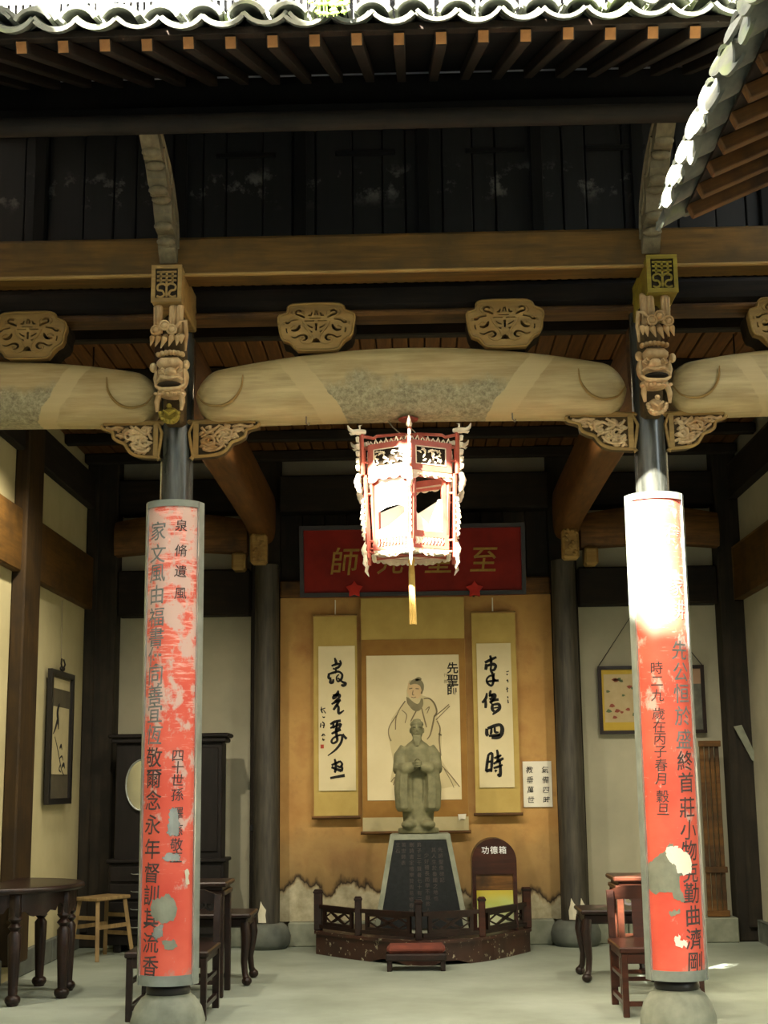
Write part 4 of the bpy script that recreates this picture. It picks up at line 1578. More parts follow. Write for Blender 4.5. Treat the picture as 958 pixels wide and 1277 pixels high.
R4 = [[(118, 855, 7), (108, 920, 9), (100, 985, 8)], [(118, 858, 7), (145, 850, 8), (142, 930, 9), (138, 990, 6)], [(110, 915, 6), (140, 908, 7)], [(98, 985, 8), (125, 975, 9), (140, 970, 6)], [(160, 885, 6), (195, 872, 8), (215, 860, 5)], [(182, 820, 6), (190, 870, 9), (185, 915, 8)], [(155, 928, 6), (195, 905, 9), (232, 885, 7)],
      [(155, 960, 6), (190, 950, 8), (225, 935, 5)], [(200, 900, 7), (208, 960, 9), (205, 1018, 10), (185, 1005, 6)], [(165, 975, 6), (180, 985, 9)]]
for chs in (R1, R2, R3, R4):
    join(ink_strokes(sr_, 590, 800, 6.08, chs, ws=1.25)).build('brush_character', 'ink', sr_)
RS = [[[(252, 230, 3), (272, 225, 3)]], [[(255, 245, 4), (262, 255, 5)]], [[(255, 300, 3), (262, 290, 4), (266, 310, 4)]], [[(250, 362, 3), (268, 355, 3)], [(258, 345, 3), (262, 385, 4)]], [[(262, 415, 3), (266, 430, 5)]], [[(264, 440, 3), (268, 468, 5)]]]
for chs in RS:
    join(ink_strokes(sr_, 590, 800, 6.08, chs)).build('small_character', 'ink', sr_)
for (t, xx) in ((sl_, -.70), (sr_, .655)):
    MB().tube([(xx, YP + .01, 2.735), (xx, YP + .01, 2.87)], .006, 6).build('hanging_cord', 'white_paper', t)
    MB().box((xx - .03, YP + .012, 2.9), (xx + .03, YP + .06, 2.94)).build('nail_block', 'black_paint', t)

# central scroll with a drawn robed figure
sc = scroll('portrait_scroll', -.478, .408, .905, 2.885, 'large central hanging scroll with an ink drawing of a robed bearded man', -.435, .354, 1.17, 2.383)
fq = XZf(YP)
MB().box((-.476, YP - .008, 2.385), (.406, YP - .0055, 2.52)).build('silk_band', 'scroll_silk_brown', sc)
MB().box((-.476, YP - .008, 1.03), (.406, YP - .0055, 1.168)).build('silk_band', 'scroll_silk_brown', sc)
for (a, b) in ((-.476, -.437), (.356, .406)):
    MB().box((a, YP - .008, 1.168), (b, YP - .0055, 2.385)).build('silk_band', 'scroll_silk_brown', sc)
MB().box((-.478, YP - .009, .905), (.408, YP - .0055, 1.03)).build('silk_foot', 'scroll_pale', sc)
D = 4.9125
wash = [(345, 240), (410, 230), (430, 270), (425, 330), (470, 345), (510, 400), (520, 470), (545, 560), (540, 720), (590, 800), (640, 880), (560, 900), (300, 900), (230, 860), (250, 740), (215, 560), (240, 470), (290, 400), (330, 370), (330, 300)]
def pxm(pts, ox, oy, k, y):
    out = []
    for a, b in pts:
        c = W(ox + a / k, oy + b / k, Y=y)
        out.append((c.x, c.z))
    return out
mb = MB()
mb.prism(pxm(wash, 440, 800, D, YP), fq, .0118, .0124)
mb.build('figure_wash', plain('robe_wash', '#c6b98c', '#cfc296', 5, .9), sc)
mb = MB()
mb.prism(pxm([(340, 255), (420, 250), (425, 320), (400, 350), (350, 345), (333, 310)], 440, 800, D, YP), fq, .0125, .0129)
mb.build('face_wash', plain('face_wash', '#cdb184', '#d6bc90', 5, .9), sc)
DR = [[(365, 240, 3), (395, 228, 3), (425, 250, 3), (430, 285, 4), (420, 320, 5)], [(345, 290, 3), (365, 286, 3)], [(385, 288, 3), (405, 290, 3)], [(370, 300, 2), (366, 325, 3), (376, 328, 2)],
      [(332, 340, 3), (340, 375, 6), (365, 400, 8), (400, 405, 9), (425, 385, 6)], [(358, 340, 2), (372, 344, 2), (388, 340, 2)], [(322, 365, 4), (290, 410, 3), (265, 470, 3), (262, 540, 3)], [(270, 450, 3), (225, 520, 3), (220, 570, 3), (235, 610, 4)],
      [(435, 350, 3), (470, 350, 4), (500, 380, 5), (515, 430, 5), (500, 460, 5)], [(500, 455, 4), (490, 510, 5), (475, 570, 4), (455, 600, 3)], [(420, 400, 3), (435, 460, 4), (452, 525, 4)], [(395, 415, 3), (370, 460, 4), (355, 490, 3)], [(500, 460, 3), (550, 420, 3), (590, 385, 3)], [(510, 480, 3), (560, 430, 2), (595, 395, 3)],
      [(515, 485, 3), (535, 530, 4), (530, 600, 4), (540, 700, 4)], [(525, 565, 5), (545, 575, 5)], [(545, 760, 2), (600, 820, 3), (655, 890, 3)], [(560, 780, 2), (600, 850, 2), (620, 895, 2)], [(235, 860, 3), (260, 830, 3), (250, 880, 3)], [(300, 420, 2), (330, 450, 3), (320, 500, 2)], [(445, 420, 2), (470, 400, 3), (455, 440, 2)]]
HAIR = [[(350, 262, 6), (375, 246, 14), (405, 248, 16), (424, 268, 12), (428, 300, 6)], [(385, 236, 8), (405, 228, 10), (420, 234, 6)], [(336, 345, 5), (352, 372, 14), (372, 395, 20), (395, 405, 22), (418, 385, 14), (424, 350, 6)]]
join(ink_strokes(sc, 440, 800, D, HAIR, YP - .0131, ws=1.)).build('hair_and_beard', 'wash_ink', sc)
join(ink_strokes(sc, 440, 800, D, DR, YP - .0130, ws=1.)).build('figure_lines', 'faint_ink', sc, kind='stuff')
for (px_, py_, ch, s_) in ((565, 833, '先', .10), (565, 848, '聖', .10), (565, 860, '師', .10)):
    c = W(px_ - .5, py_, Y=YP)
    mb = MB()
    put_glyph(mb, ch, c.x, c.z, s_, XZf(YP - .0125), .02)
    mb.build('title_character', 'ink', sc)
for k, ch in enumerate('行教'):
    mb = MB()
    c = W(556, 842 + 8 * k, Y=YP)
    put_glyph(mb, ch, c.x, c.z, .035, XZf(YP - .0125))
    mb.build('small_character', 'faint_ink', sc)
t = thing('paper_scrap', (.34, YP - .03, 1.03), 'scrap of white paper stuck on the lower right corner of the central scroll', 'paper')
MB().prism(pxm([(645, 1058), (695, 1056), (690, 1090), (668, 1085), (650, 1098)], 440, 800, D, YP - .02), XZf(YP - .02), 0, .002).build('sheet', 'white_paper', t)

ps = thing('paper_notice', (1, 12.13, 1.09), 'small white paper with two columns of black writing right of the right scroll', 'paper')
MB().box((.876, 12.155, 1.10), (1.118, 12.16, 1.478)).build('sheet', 'white_paper', ps)
for (txt, px_) in (('氣備四時', 680), ('教垂萬世', 660.5)):
    for k, ch in enumerate(txt):
        c = W(px_ + k * .6, 960 + k * 12.5, Y=12.15)
        mb = MB()
        put_glyph(mb, ch, c.x, c.z, .06, XZf(12.1535), .01, .1)
        mb.build('character', 'ink', ps)
# rim around each paper so that the mount reads
# ================================================================== STATUE AND PEDESTAL
def mirrorx(p, c):
    return (2 * c - p[0], p[1], p[2])


st = thing('stone_statue', (-.015, 11.42, .92), 'grey stone statue of a robed bearded scholar with clasped hands on a black inscribed pedestal', 'statue')
cx, cy, zb = -.012, 11.42, .92
mb = MB()
def loft(mb, rows, n=24):
    """rows: (z, x, y, rx, ry)"""
    k0 = len(mb.v)
    for (z, x, y, rx, ry) in rows:
        for j in range(n):
            a = 2 * pi * j / n
            mb.v.append((x + rx * cos(a), y + ry * sin(a), z))
    for i in range(len(rows) - 1):
        for j in range(n):
            q = k0 + i * n
            mb.f.append((q + j, q + (j + 1) % n, q + n + (j + 1) % n, q + n + j))
    mb.f.append(tuple(k0 + j for j in reversed(range(n))))
    mb.f.append(tuple(k0 + (len(rows) - 1) * n + j for j in range(n)))
loft(mb, [(zb, cx, cy, .165, .13), (zb + .04, cx, cy, .16, .13), (zb + .05, cx, cy, .115, .10), (zb + .15, cx, cy, .125, .10), (zb + .4, cx, cy, .13, .10), (zb + .55, cx, cy, .125, .095), (zb + .66, cx, cy, .115, .085), (zb + .70, cx, cy, .075, .065), (zb + .725, cx, cy, .04, .04)])
for s in (-1, 1):
    # shoulders and forearms
    mb.tube([(cx + s * .09, cy, zb + .665), (cx + s * .135, cy, zb + .60), (cx + s * .14, cy - .04, zb + .50), (cx + s * .09, cy - .13, zb + .50), (cx + s * .02, cy - .155, zb + .52)], [.05, .055, .06, .05, .035], 12)
    # long hanging sleeves
    loft(mb, [(zb + .17, cx + s * .105, cy - .075, .055, .05), (zb + .2, cx + s * .11, cy - .08, .068, .06), (zb + .35, cx + s * .125, cy - .08, .062, .06), (zb + .46, cx + s * .115, cy - .09, .06, .06), (zb + .54, cx + s * .09, cy - .09, .05, .05)], 16)
    # shoes and hem
    mb.ball((cx + s * .075, cy - .10, zb + .07), (.062, .07, .035))
    for k in range(4):
        mb.tube([(cx + s * (.075 + .02 * k), cy - .142, zb + .19), (cx + s * (.085 + .018 * k), cy - .146, zb + .33), (cx + s * (.08 + .016 * k), cy - .148, zb + .47)], .006, 6)
for k in range(5):
    xx = cx - .03 + k * .015
    mb.tube([(xx, cy - .098, zb + .07), (xx, cy - .104, zb + .25), (xx * .9, cy - .1, zb + .44)], .005, 6)
mb.ball((cx, cy - .02, zb + .05), (.12, .10, .03))
# neck, head, hat
mb.tube([(cx, cy, zb + .69), (cx, cy - .005, zb + .76)], [.04, .035], 12)
mb.ball((cx, cy - .012, zb + .805), (.052, .058, .072), nu=18, nv=14)
mb.ball((cx, cy + .01, zb + .855), (.045, .048, .035))
mb.box((cx - .012, cy - .075, zb + .78), (cx + .012, cy - .06, zb + .815), .004)
o = mb.build('body', 'statue_stone', st, 60)
rm = o.modifiers.new('remesh', 'REMESH')
rm.mode = 'VOXEL'
rm.voxel_size = .0085
rm.use_smooth_shade = True
sm = o.modifiers.new('smooth', 'SMOOTH')
sm.iterations = 2
mb = MB()      # brows, eyes, nose, ears
for s in (-1, 1):
    mb.tube([(cx + s * .012, cy - .069, zb + .826), (cx + s * .025, cy - .067, zb + .831), (cx + s * .04, cy - .056, zb + .824)], .004, 6)
    mb.ball((cx + s * .022, cy - .063, zb + .813), (.009, .006, .005), nu=8, nv=6)
    mb.ball((cx + s * .052, cy - .008, zb + .80), (.008, .014, .022), nu=8, nv=6)
mb.tube([(cx, cy - .068, zb + .822), (cx, cy - .078, zb + .798), (cx, cy - .07, zb + .792)], [.005, .009, .006], 8)
mb.tube([(cx - .016, cy - .064, zb + .776), (cx, cy - .069, zb + .778), (cx + .016, cy - .064, zb + .776)], .004, 6)
mb.build('face', 'statue_stone', st, 60)
mb = MB()
for k in range(7):
    xx = cx + (k - 3) * .009
    mb.tube([(xx * 1.0, cy - .06, zb + .765), (cx + (k - 3) * .008, cy - .078, zb + .73), (cx + (k - 3) * .004, cy - .085, zb + .68)], [.007, .008, .002], 6)
mb.build('beard', 'statue_stone', st, 60)
mb = MB()
mb.lathe([(.048, 0), (.054, .012), (.05, .03), (.034, .042), (.03, .052), (.012, .058)], (cx, cy - .004, zb + .835), 20)
mb.build('cap', 'statue_stone', st, 60)
mb = MB()      # clasped hands, five fingers each
mb.ball((cx + .012, cy - .175, zb + .535), (.022, .02, .028))
mb.ball((cx - .012, cy - .168, zb + .53), (.024, .02, .028))
for k in range(4):
    z = zb + .553 - k * .012
    mb.tube([(cx + .03, cy - .17, z), (cx + .012, cy - .195, z), (cx - .012, cy - .192, z - .002), (cx - .024, cy - .178, z - .003)], [.0065, .0065, .006, .005], 7)
    mb.tube([(cx - .03, cy - .16, z - .006), (cx - .034, cy - .178, z - .006), (cx - .02, cy - .184, z - .007)], [.006, .006, .005], 7)
for s in (-1, 1):
    mb.tube([(cx + s * .022, cy - .165, zb + .555), (cx + s * .012, cy - .178, zb + .571), (cx + s * .002, cy - .186, zb + .578)], [.007, .0065, .005], 7)
mb.build('hands', 'statue_stone', st, 60)

# pedestal: truncated pyramid with an inscribed black slab
pd = thing('stone_pedestal', (0, 11.4, 0), 'trapezoid pedestal under the statue, pale stone border, black slab of faint writing', 'pedestal')
F0 = lambda z: 11.18 + (z - .2) * .12
W0 = lambda z: .345 - (z - .30) * (.345 - .232) / (.918 - .30)
cxp = .0
vs = []
for z in (.18, .918):
    w_, y0 = W0(z), F0(z)
    vs += [(cxp - w_, y0, z), (cxp + w_, y0, z), (cxp + w_ * .95, 11.62, z), (cxp - w_ * .95, 11.62, z)]
MB().add(vs, [(0, 1, 2, 3), (4, 7, 6, 5), (0, 4, 5, 1), (1, 5, 6, 2), (2, 6, 7, 3), (3, 7, 4, 0)]).build('block', 'stone', pd)
fpd = lambda u, v, d: (cxp + u, F0(v) - d, v)
e = .038
MB().prism([(-W0(.2) + e, .22), (W0(.2) - e, .22), (W0(.87) - e, .875), (-W0(.87) + e, .875)], fpd, .002, .012).build('inscribed_slab', 'black_stone', pd)
for s in (-1, 1):
    MB().prism([(s * W0(.2), .2), (s * (W0(.2) - e), .2), (s * (W0(.918) - e), .918), (s * W0(.918), .918)], fpd, .001, .018).build('border', 'stone', pd)
MB().prism([(-W0(.88) + e, .878), (W0(.88) - e, .878), (W0(.918) - e, .918), (-W0(.918) + e, .918)], fpd, .001, .018).build('border', 'stone', pd)
cols = [('先師聖像碑記', .15), ('其人生於魯國之地也', .10), ('少好禮長而學不厭教人', .045), ('弟子三千賢者七十有二人', -.01), ('刪詩書定禮樂贊周易修春秋', -.065), ('萬世師表', -.125), ('立石', -.17)]
for k, (txt, xx) in enumerate(cols):
    zt = (.80, .80, .76, .84, .84, .84, .84)[k]
    for i, ch in enumerate(txt):
        z = zt - i * .045
        if z < .3:
            break
        mb = MB()
        put_glyph(mb, ch, xx * (1 + (.9 - z) * .3), z, .038, fpd, .0, 0, 1., .0126)
        mb.build('character', 'faint_letters', pd)

# ---- curved platform with a low lattice fence
PTS = [W(392, 1190, Z=0), W(447, 1198, Z=0), W(523, 1205, Z=0), W(603, 1200, Z=0), W(664, 1187, Z=0)]
PTS = [(p.x, p.y) for p in PTS]
pts2 = smooth_path(PTS, 5)
pf = thing('curved_platform', (0, 11.2, 0), 'low brown curved timber platform with flaking paint in front of the statue', 'platform')
flk = newmat('flaking_brown')
def flaking():
    m, nt, b = flk
    v = coords(nt)
    f = noise(nt, v, 16, 5, .7)
    c = ramp(nt, noise(nt, v, 5, 4), [(.3, '#2c1a14'), (.7, '#45281c')])
    sep = nt.nodes.new('ShaderNodeSeparateXYZ')
    nt.links.new(v, sep.inputs[0])
    k = ramp(nt, f, [(.60, '000000'), (.63, 'ffffff')])
    c = mix(nt, k, c, '#a9a48c')
    nt.links.new(c, b.inputs['Base Color'])
    b.inputs['Roughness'].default_value = .45
    return m
M['flaking'] = flaking()
back = [(PTS[-1][0] - .01, 12.02), (PTS[0][0] + .01, 12.02)]
fxy = lambda u, v, d: (u, v, d)
MB().prism(pts2 + back, fxy, .155, .178).build('top_board', 'flaking', pf)
ap = [(u * .985, v + .02) for u, v in pts2]
for i in range(4):
    seg = ap[i * 5:(i + 1) * 5 + 1]
    mb = MB()
    vs, fs = [], []
    L = len(seg)
    for k, (u, v) in enumerate(seg):
        q = k / (L - 1)
        lift = .028 * (sin(q * pi) ** 6) if i in (1, 2) else 0
        lift2 = .03 if (i in (1, 2) and k in (2, 3)) else 0
        for (dy, z) in ((0, lift2), (.02, lift2), (.02, .155), (0, .155)):
            vs.append((u, v + dy, z))
    for k in range(L - 1):
        for j in range(4):
            fs.append((4 * k + j, 4 * k + (j + 1) % 4, 4 * k + 4 + (j + 1) % 4, 4 * k + 4 + j))
    fs += [(0, 1, 2, 3), (4 * L - 1, 4 * L - 2, 4 * L - 3, 4 * L - 4)]
    mb.add(vs, fs).build('apron_board', 'flaking', pf)
fe = thing('low_fence', (0, 11, .18), 'low dark lattice fence with five square posts standing on the curved platform', 'fence')
PP = [(PTS[0][0] + .03, PTS[0][1] + .05), (PTS[1][0], PTS[1][1] + .05), (PTS[2][0], PTS[2][1] + .05), (PTS[3][0], PTS[3][1] + .05), (PTS[4][0] - .03, PTS[4][1] + .05)]
for k, (u, v) in enumerate(PP):
    mb = MB()
    h = .49 if k in (0, 4) else .465
    w_ = .034 if k in (0, 4) else .026
    mb.box((u - w_, v - w_, .178), (u + w_, v + w_, h), .006)
    mb.build('post', 'furniture' if k < 3 else 'furniture_red', fe)
    MB().box((u - w_ - .006, v - w_ - .006, h - .03), (u + w_ + .006, v + w_ + .006, h - .012), .004).build('cap', 'furniture', fe)
for k in range(4):
    (ax, ay), (bx, by) = PP[k], PP[k + 1]
    L = math.hypot(bx - ax, by - ay)
    ux, uy = (bx - ax) / L, (by - ay) / L
    fn = lambda u, v, d, ax=ax, ay=ay, ux=ux, uy=uy: (ax + ux * u - uy * d, ay + uy * u + ux * d, v)
    a, b = .03, L - .03
    for (z0, z1) in ((.345, .375), (.195, .222)):
        MB().prism([(a, z0), (b, z0), (b, z1), (a, z1)], fn, -.015, .015).build('rail', 'furniture', fe)
    pa, pb = a + .045, b - .045
    MB().prism([(pa, .222), (pb, .222), (pb, .345), (pa, .345)], fn, -.010, .012, [[(pa + .03, .246), (pb - .03, .246), (pb - .03, .324), (pa + .03, .324)]]).build('panel_frame', 'furniture', fe)
    mb = MB()
    m_ = (pa + pb) / 2
    h2 = (pb - pa) / 2 - .03
    for s in (-1, 1):
        strip(mb, [(m_ + s * h2, .285), (m_ + s * h2 * .55, .322), (m_ - s * h2 * .2, .262), (m_ - s * h2 * .5, .248)], .005, fn, -.006, .006)
        strip(mb, [(m_ + s * h2, .285), (m_ + s * h2 * .55, .248), (m_ - s * h2 * .2, .308), (m_ - s * h2 * .5, .322)], .005, fn, -.006, .006)
    mb.build('lattice', 'furniture', fe)
t = thing('kneeling_stool', (-.05, 10.5, 0), 'low kneeling stool with a worn red cushion on the floor before the platform', 'stool')
for (u, v) in ((-.25, 10.42), (-.25, 10.60), (.13, 10.42), (.13, 10.60)):
    MB().box((u, v, 0), (u + .035, v + .035, .1), .004).build('leg', 'furniture', t)
MB().box((-.26, 10.41, .07), (.175, 10.65, .12), .01).build('frame', 'furniture', t)
MB().box((-.25, 10.42, .12), (.165, 10.64, .175), .022).build('cushion', plain('worn_red_cushion', '#5a2a1e', '#743828', 14, .9), t)

# ---- donation box
db = thing('donation_box', (.578, 11.45, 0), 'arched red-brown donation box with three white characters and a pale glass front', 'box')
x0, x1 = .403, .753
arch = [(x0, .18)] + [(x1, .18)] + [(.578 + .175 * cos(a), .70 + .175 * sin(a)) for a in [pi * k / 18 for k in range(19)]]
fd = lambda u, v, d: (u, 11.42 + d, v)
MB().prism(arch, fd, .03, .28).build('body', 'furniture_red', db)
win = [(x0 + .03, .20), (x1 - .03, .20), (x1 - .03, .60), (x0 + .03, .60)]
MB().prism(arch, fd, 0, .03, [win]).build('front_board', 'furniture_red', db)
MB().prism([(x0 + .03, .48), (x1 - .03, .48), (x1 - .03, .60), (x0 + .03, .60)], fd, .012, .03).build('inner_board', 'brown_wood', db)
g = newmat('greenish_glass')
g[2].inputs['Base Color'].default_value = rgb('#b5c48a')
g[2].inputs['Roughness'].default_value = .12
g[2].inputs['Coat Weight'].default_value = .6
nt = g[1]
gv = coords(nt)
sp_ = nt.nodes.new('ShaderNodeSeparateXYZ')
nt.links.new(gv, sp_.inputs[0])
nt.links.new(ramp(nt, math_(nt, 'ADD', sp_.outputs['Z'], math_(nt, 'MULTIPLY', noise(nt, gv, 6, 3), .08)), [(.28, '#cfd8b4'), (.42, '#b9c46a'), (.50, '#c0b23a')]), g[2].inputs['Base Color'])
MB().prism([(x0 + .032, .20), (x1 - .032, .20), (x1 - .032, .478), (x0 + .032, .478)], fd, .014, .02).build('glass_front', g[0], db)
for ch, xx in (('功', -.068), ('德', 0), ('箱', .068)):
    mb = MB()
    put_glyph(mb, ch, .578 + xx, .785, .062, lambda u, v, d: (u, 11.418, v), .01)
    mb.build('character', 'white_paint', db)

# ================================================================== FURNITURE
def turned(mb, x, y, z0, z1, r):
    h = z1 - z0
    mb.lathe([(r * .8, 0), (r, h * .03), (r * .7, h * .1), (r * .95, h * .5), (r * 1.05, h * .72), (r * .6, h * .76), (r * 1.1, h * .80), (r * .6, h * .84), (r * 1.1, h * .88), (r * .9, h * .92), (r, h)], (x, y, z0), 14)


tb = thing('half_round_table', (WL + .05, 9.4, 0), 'dark half-round wooden table with a scalloped apron against the left wall', 'table')
R_ = .555
cxt = WL + .105
cir = [(cxt + R_ * sin(a), 9.4 - R_ * cos(a)) for a in [pi * k / 28 for k in range(29)]]
MB().prism(cir, fxy, .665, .70).build('table_top', 'furniture', tb)
rim = [(p[0], p[1], .682) for p in cir]
MB().tube(rim, .019, 8).build('rim', 'furniture', tb, 60)
mb = MB()
vs, fs = [], []
N = 84
for k in range(N + 1):
    a = .12 + (pi - .24) * k / N
    ph = (k / N * 4) % 1
    drop = .045 * abs(2 * ph - 1) ** 1.5 + (.02 if .42 < ph < .58 else 0) * -1 + .018 * sin(ph * 2 * pi * 2) ** 2
    for (r, z) in ((R_ - .045, .57 - drop), (R_ - .065, .57 - drop), (R_ - .065, .665), (R_ - .045, .665)):
        vs.append((cxt + r * sin(a), 9.4 - r * cos(a), z))
for k in range(N):
    for j in range(4):
        fs.append((4 * k + j, 4 * k + (j + 1) % 4, 4 * k + 4 + (j + 1) % 4, 4 * k + 4 + j))
fs += [(0, 1, 2, 3), (4 * N + 3, 4 * N + 2, 4 * N + 1, 4 * N)]
mb.add(vs, fs).build('scalloped_apron', 'furniture', tb)
for a in (.55, 1.35, 2.05, 2.75):
    mb = MB()
    u, v = cxt + (R_ - .06) * sin(a), 9.4 - (R_ - .06) * cos(a)
    turned(mb, u, v, 0, .58, .04)
    mb.box((u - .035, v - .035, .52), (u + .035, v + .035, .665), .006)
    mb.build('leg', 'furniture', tb, 50)
    MB().ball((u, v, .035), (.05, .05, .035)).build('foot', 'furniture', tb, 60)


def stool(x, y, z, w, l, rz, mat, name, label, splay=.05):
    t = thing(name, (x, y, 0), label, 'stool')
    Rz = Matrix.Rotation(rz, 3, 'Z')
    org = Vector((x, y, 0))
    def add(nm, mb, m=mat):
        mb.v = [tuple(org + Rz @ (Vector(q) - org)) for q in mb.v]
        mb.build(nm, m, t)
    add('seat', MB().box((x - w / 2, y - l / 2, z - .028), (x + w / 2, y + l / 2, z), .006))
    for sx in (-1, 1):
        for sy in (-1, 1):
            mb = MB()
            mb.tube([(x + sx * (w / 2 - .03), y + sy * (l / 2 - .04), z - .028), (x + sx * (w / 2 - .03 + splay), y + sy * (l / 2 - .04 + splay), 0)], .021, 4)
            add('leg', mb)
    for h, q in ((.30, .35), (.16, .68)):
        o_ = splay * (1 - h / z)
        for s in (-1, 1):
            add('rung', MB().box((x - w / 2 + .03 - o_, y + s * (l / 2 - .04 + o_) - .008, h), (x + w / 2 - .03 + o_, y + s * (l / 2 - .04 + o_) + .008, h + .03)))
            if h > .2:
                add('rung', MB().box((x + s * (w / 2 - .03 + o_) - .008, y - l / 2 + .04 - o_, h - .07), (x + s * (w / 2 - .03 + o_) + .008, y + l / 2 - .04 + o_, h - .04)))
    return t


stool(-2.50, 11.40, .47, .24, .40, radians(-28), 'pale_stool', 'wooden_stool', 'pale wooden stool with splayed legs between the table and the dark dresser')


def side_chair(x, s, label):
    """low-backed chair facing the courtyard; s = +1 the right-hand one"""
    t = thing('side_chair', (x, 8.65, 0), label, 'chair', 'chairs beside the front columns')
    w = .46
    xa, xb = (x, x + w)
    y0, y1 = 8.34, 8.86
    mat = 'furniture_red' if s > 0 else 'furniture'
    MB().box((xa - .01, y0 - .01, .345), (xb + .01, y1, .38), .008).build('seat', mat, t)
    for xx in (xa, xb - .036):
        MB().box((xx, y0, 0), (xx + .036, y0 + .036, .345), .004).build('leg', mat, t)
        mb = MB()
        mb.add(*_post(xx, y1 - .036, .04))
        mb.build('leg', mat, t)
        MB().box((xx + .006, y0 + .036, .06), (xx + .03, y1 - .036, .085)).build('stretcher', mat, t)
        MB().box((xx + .006, y0 + .036, .2), (xx + .03, y1 - .036, .22)).build('stretcher', mat, t)
        MB().box((xx + .004, y0 + .036, .315), (xx + .032, y1 - .036, .345)).build('seat_rail', mat, t)
    MB().box((xa + .036, y0 + .004, .06), (xb - .036, y0 + .034, .085)).build('foot_rail', mat, t)
    MB().box((xa + .036, y0 + .004, .29), (xb - .036, y0 + .03, .345)).build('seat_rail', mat, t)
    fn = lambda u, v, d: (u, 8.90 + d, v)
    MB().prism([(xa + .03, .60), (xb - .03, .60), (xb - .03, .655), (xb - .1, .68), (xa + .1, .68), (xa + .03, .655)], fn, 0, .03).build('crest_rail', mat, t)
    mb = MB()
    mb.prism([(xa + .15, .38), (xb - .15, .38), (xb - .15, .60), (xa + .15, .60)], lambda u, v, d: (u, 8.86 + (v - .38) * .18 + d, v), 0, .015)
    mb.build('splat', mat, t)
    return t


def _post(xx, y, w):
    rows = [(0, 0), (.345, 0), (.5, .022), (.62, .05), (.655, .058)]
    vs, fs = [], []
    for z, dy in rows:
        vs += [(xx, y + dy, z), (xx + w, y + dy, z), (xx + w, y + dy + .036, z), (xx, y + dy + .036, z)]
    for i in range(len(rows) - 1):
        for j in range(4):
            fs.append((4 * i + j, 4 * i + (j + 1) % 4, 4 * i + 4 + (j + 1) % 4, 4 * i + 4 + j))
    n = 4 * (len(rows) - 1)
    fs += [(3, 2, 1, 0), (n, n + 1, n + 2, n + 3)]
    return vs, fs


side_chair(1.125, 1, 'reddish wooden chair beside the right couplet board, facing out')
side_chair(-1.225 - .46, -1, 'dark wooden chair behind the left couplet board, facing out')


def tea_table(x0, x1, y0, y1, h, mat, label):
    t = thing('tea_table', ((x0 + x1) / 2, (y0 + y1) / 2, 0), label, 'table', 'tea tables behind the side chairs')
    MB().box((x0, y0, h - .03), (x1, y1, h), .008).build('table_top', mat, t)
    MB().box((x0 + .03, y0 + .03, h - .055), (x1 - .03, y1 - .03, h - .03), .004).build('waist', mat, t)
    MB().box((x0 + .012, y0 + .012, h - .085), (x1 - .012, y1 - .012, h - .055), .006).build('moulding', mat, t)
    for xx in (x0 + .02, x1 - .06):
        for yy in (y0 + .02, y1 - .06):
            MB().box((xx, yy, 0), (xx + .04, yy + .04, h - .085), .005).build('leg', mat, t)
    for (yy) in (y0 + .03, y1 - .05):
        mb = MB()
        fn = lambda u, v, d, yy=yy: (u, yy + d, v)
        z = h - .085
        mb.prism([(x0 + .06, z), (x1 - .06, z), (x1 - .06, z - .03), (x0 + .06, z - .03)], fn, 0, .018)
        n = 5
        for k in range(n):
            c = x0 + .1 + (x1 - x0 - .2) * k / (n - 1)
            strip(mb, smooth_path([(c - .035, z - .03), (c - .03, z - .075), (c, z - .085), (c + .025, z - .06), (c + .005, z - .05)], 3), .007, fn, .002, .016)
        mb.build('carved_apron', 'black_paint', t)
    MB().box((x0 + .06, y0 + .03, .30), (x1 - .06, y1 - .03, .33), .005).build('shelf', mat, t)
    MB().box((x0 + .06, y0 + .03, .08), (x1 - .06, y0 + .05, .105)).build('stretcher', mat, t)
    MB().box((x0 + .06, y1 - .05, .08), (x1 - .06, y1 - .03, .105)).build('stretcher', mat, t)
    return t


tea_table(1.215, 1.72, 9.2, 9.62, .712, 'furniture_red', 'square reddish tea table with a black carved apron right of the hall')
tea_table(-1.73, -1.23, 9.2, 9.62, .705, 'furniture', 'square dark tea table with a black carved apron left of the hall')


def low_table(x0, x1, y0, y1, h, s, label):
    t = thing('low_table', ((x0 + x1) / 2, (y0 + y1) / 2, 0), label, 'table', 'low tables with curled feet')
    MB().box((x0, y0, h - .028), (x1, y1, h), .008).build('table_top', 'furniture', t)
    MB().box((x0 + .025, y0 + .025, h - .09), (x1 - .025, y1 - .025, h - .028), .008).build('apron', 'furniture', t)
    for (xx, ox) in ((x0 + .045, -1), (x1 - .045, 1)):
        for (yy, oy) in ((y0 + .045, -1), (y1 - .045, 1)):
            mb = MB()
            mb.tube([(xx, yy, h - .06), (xx + ox * .012, yy + oy * .012, h - .15), (xx - ox * .004, yy - oy * .004, .15), (xx + ox * .004, yy + oy * .004, .07), (xx + ox * .02, yy + oy * .02, .03)], [.034, .034, .022, .02, .026], 8)
            mb.ball((xx + ox * .018, yy + oy * .018, .03), (.034, .034, .03))
            mb.build('leg', 'furniture', t, 60)
    return t


low_table(1.06, 1.55, 9.75, 10.2, .462, 1, 'low dark table with curled feet at the back right, near the rear column')
low_table(-1.62, -1.14, 9.75, 10.2, .462, -1, 'low dark table with curled feet at the back left, near the rear column')

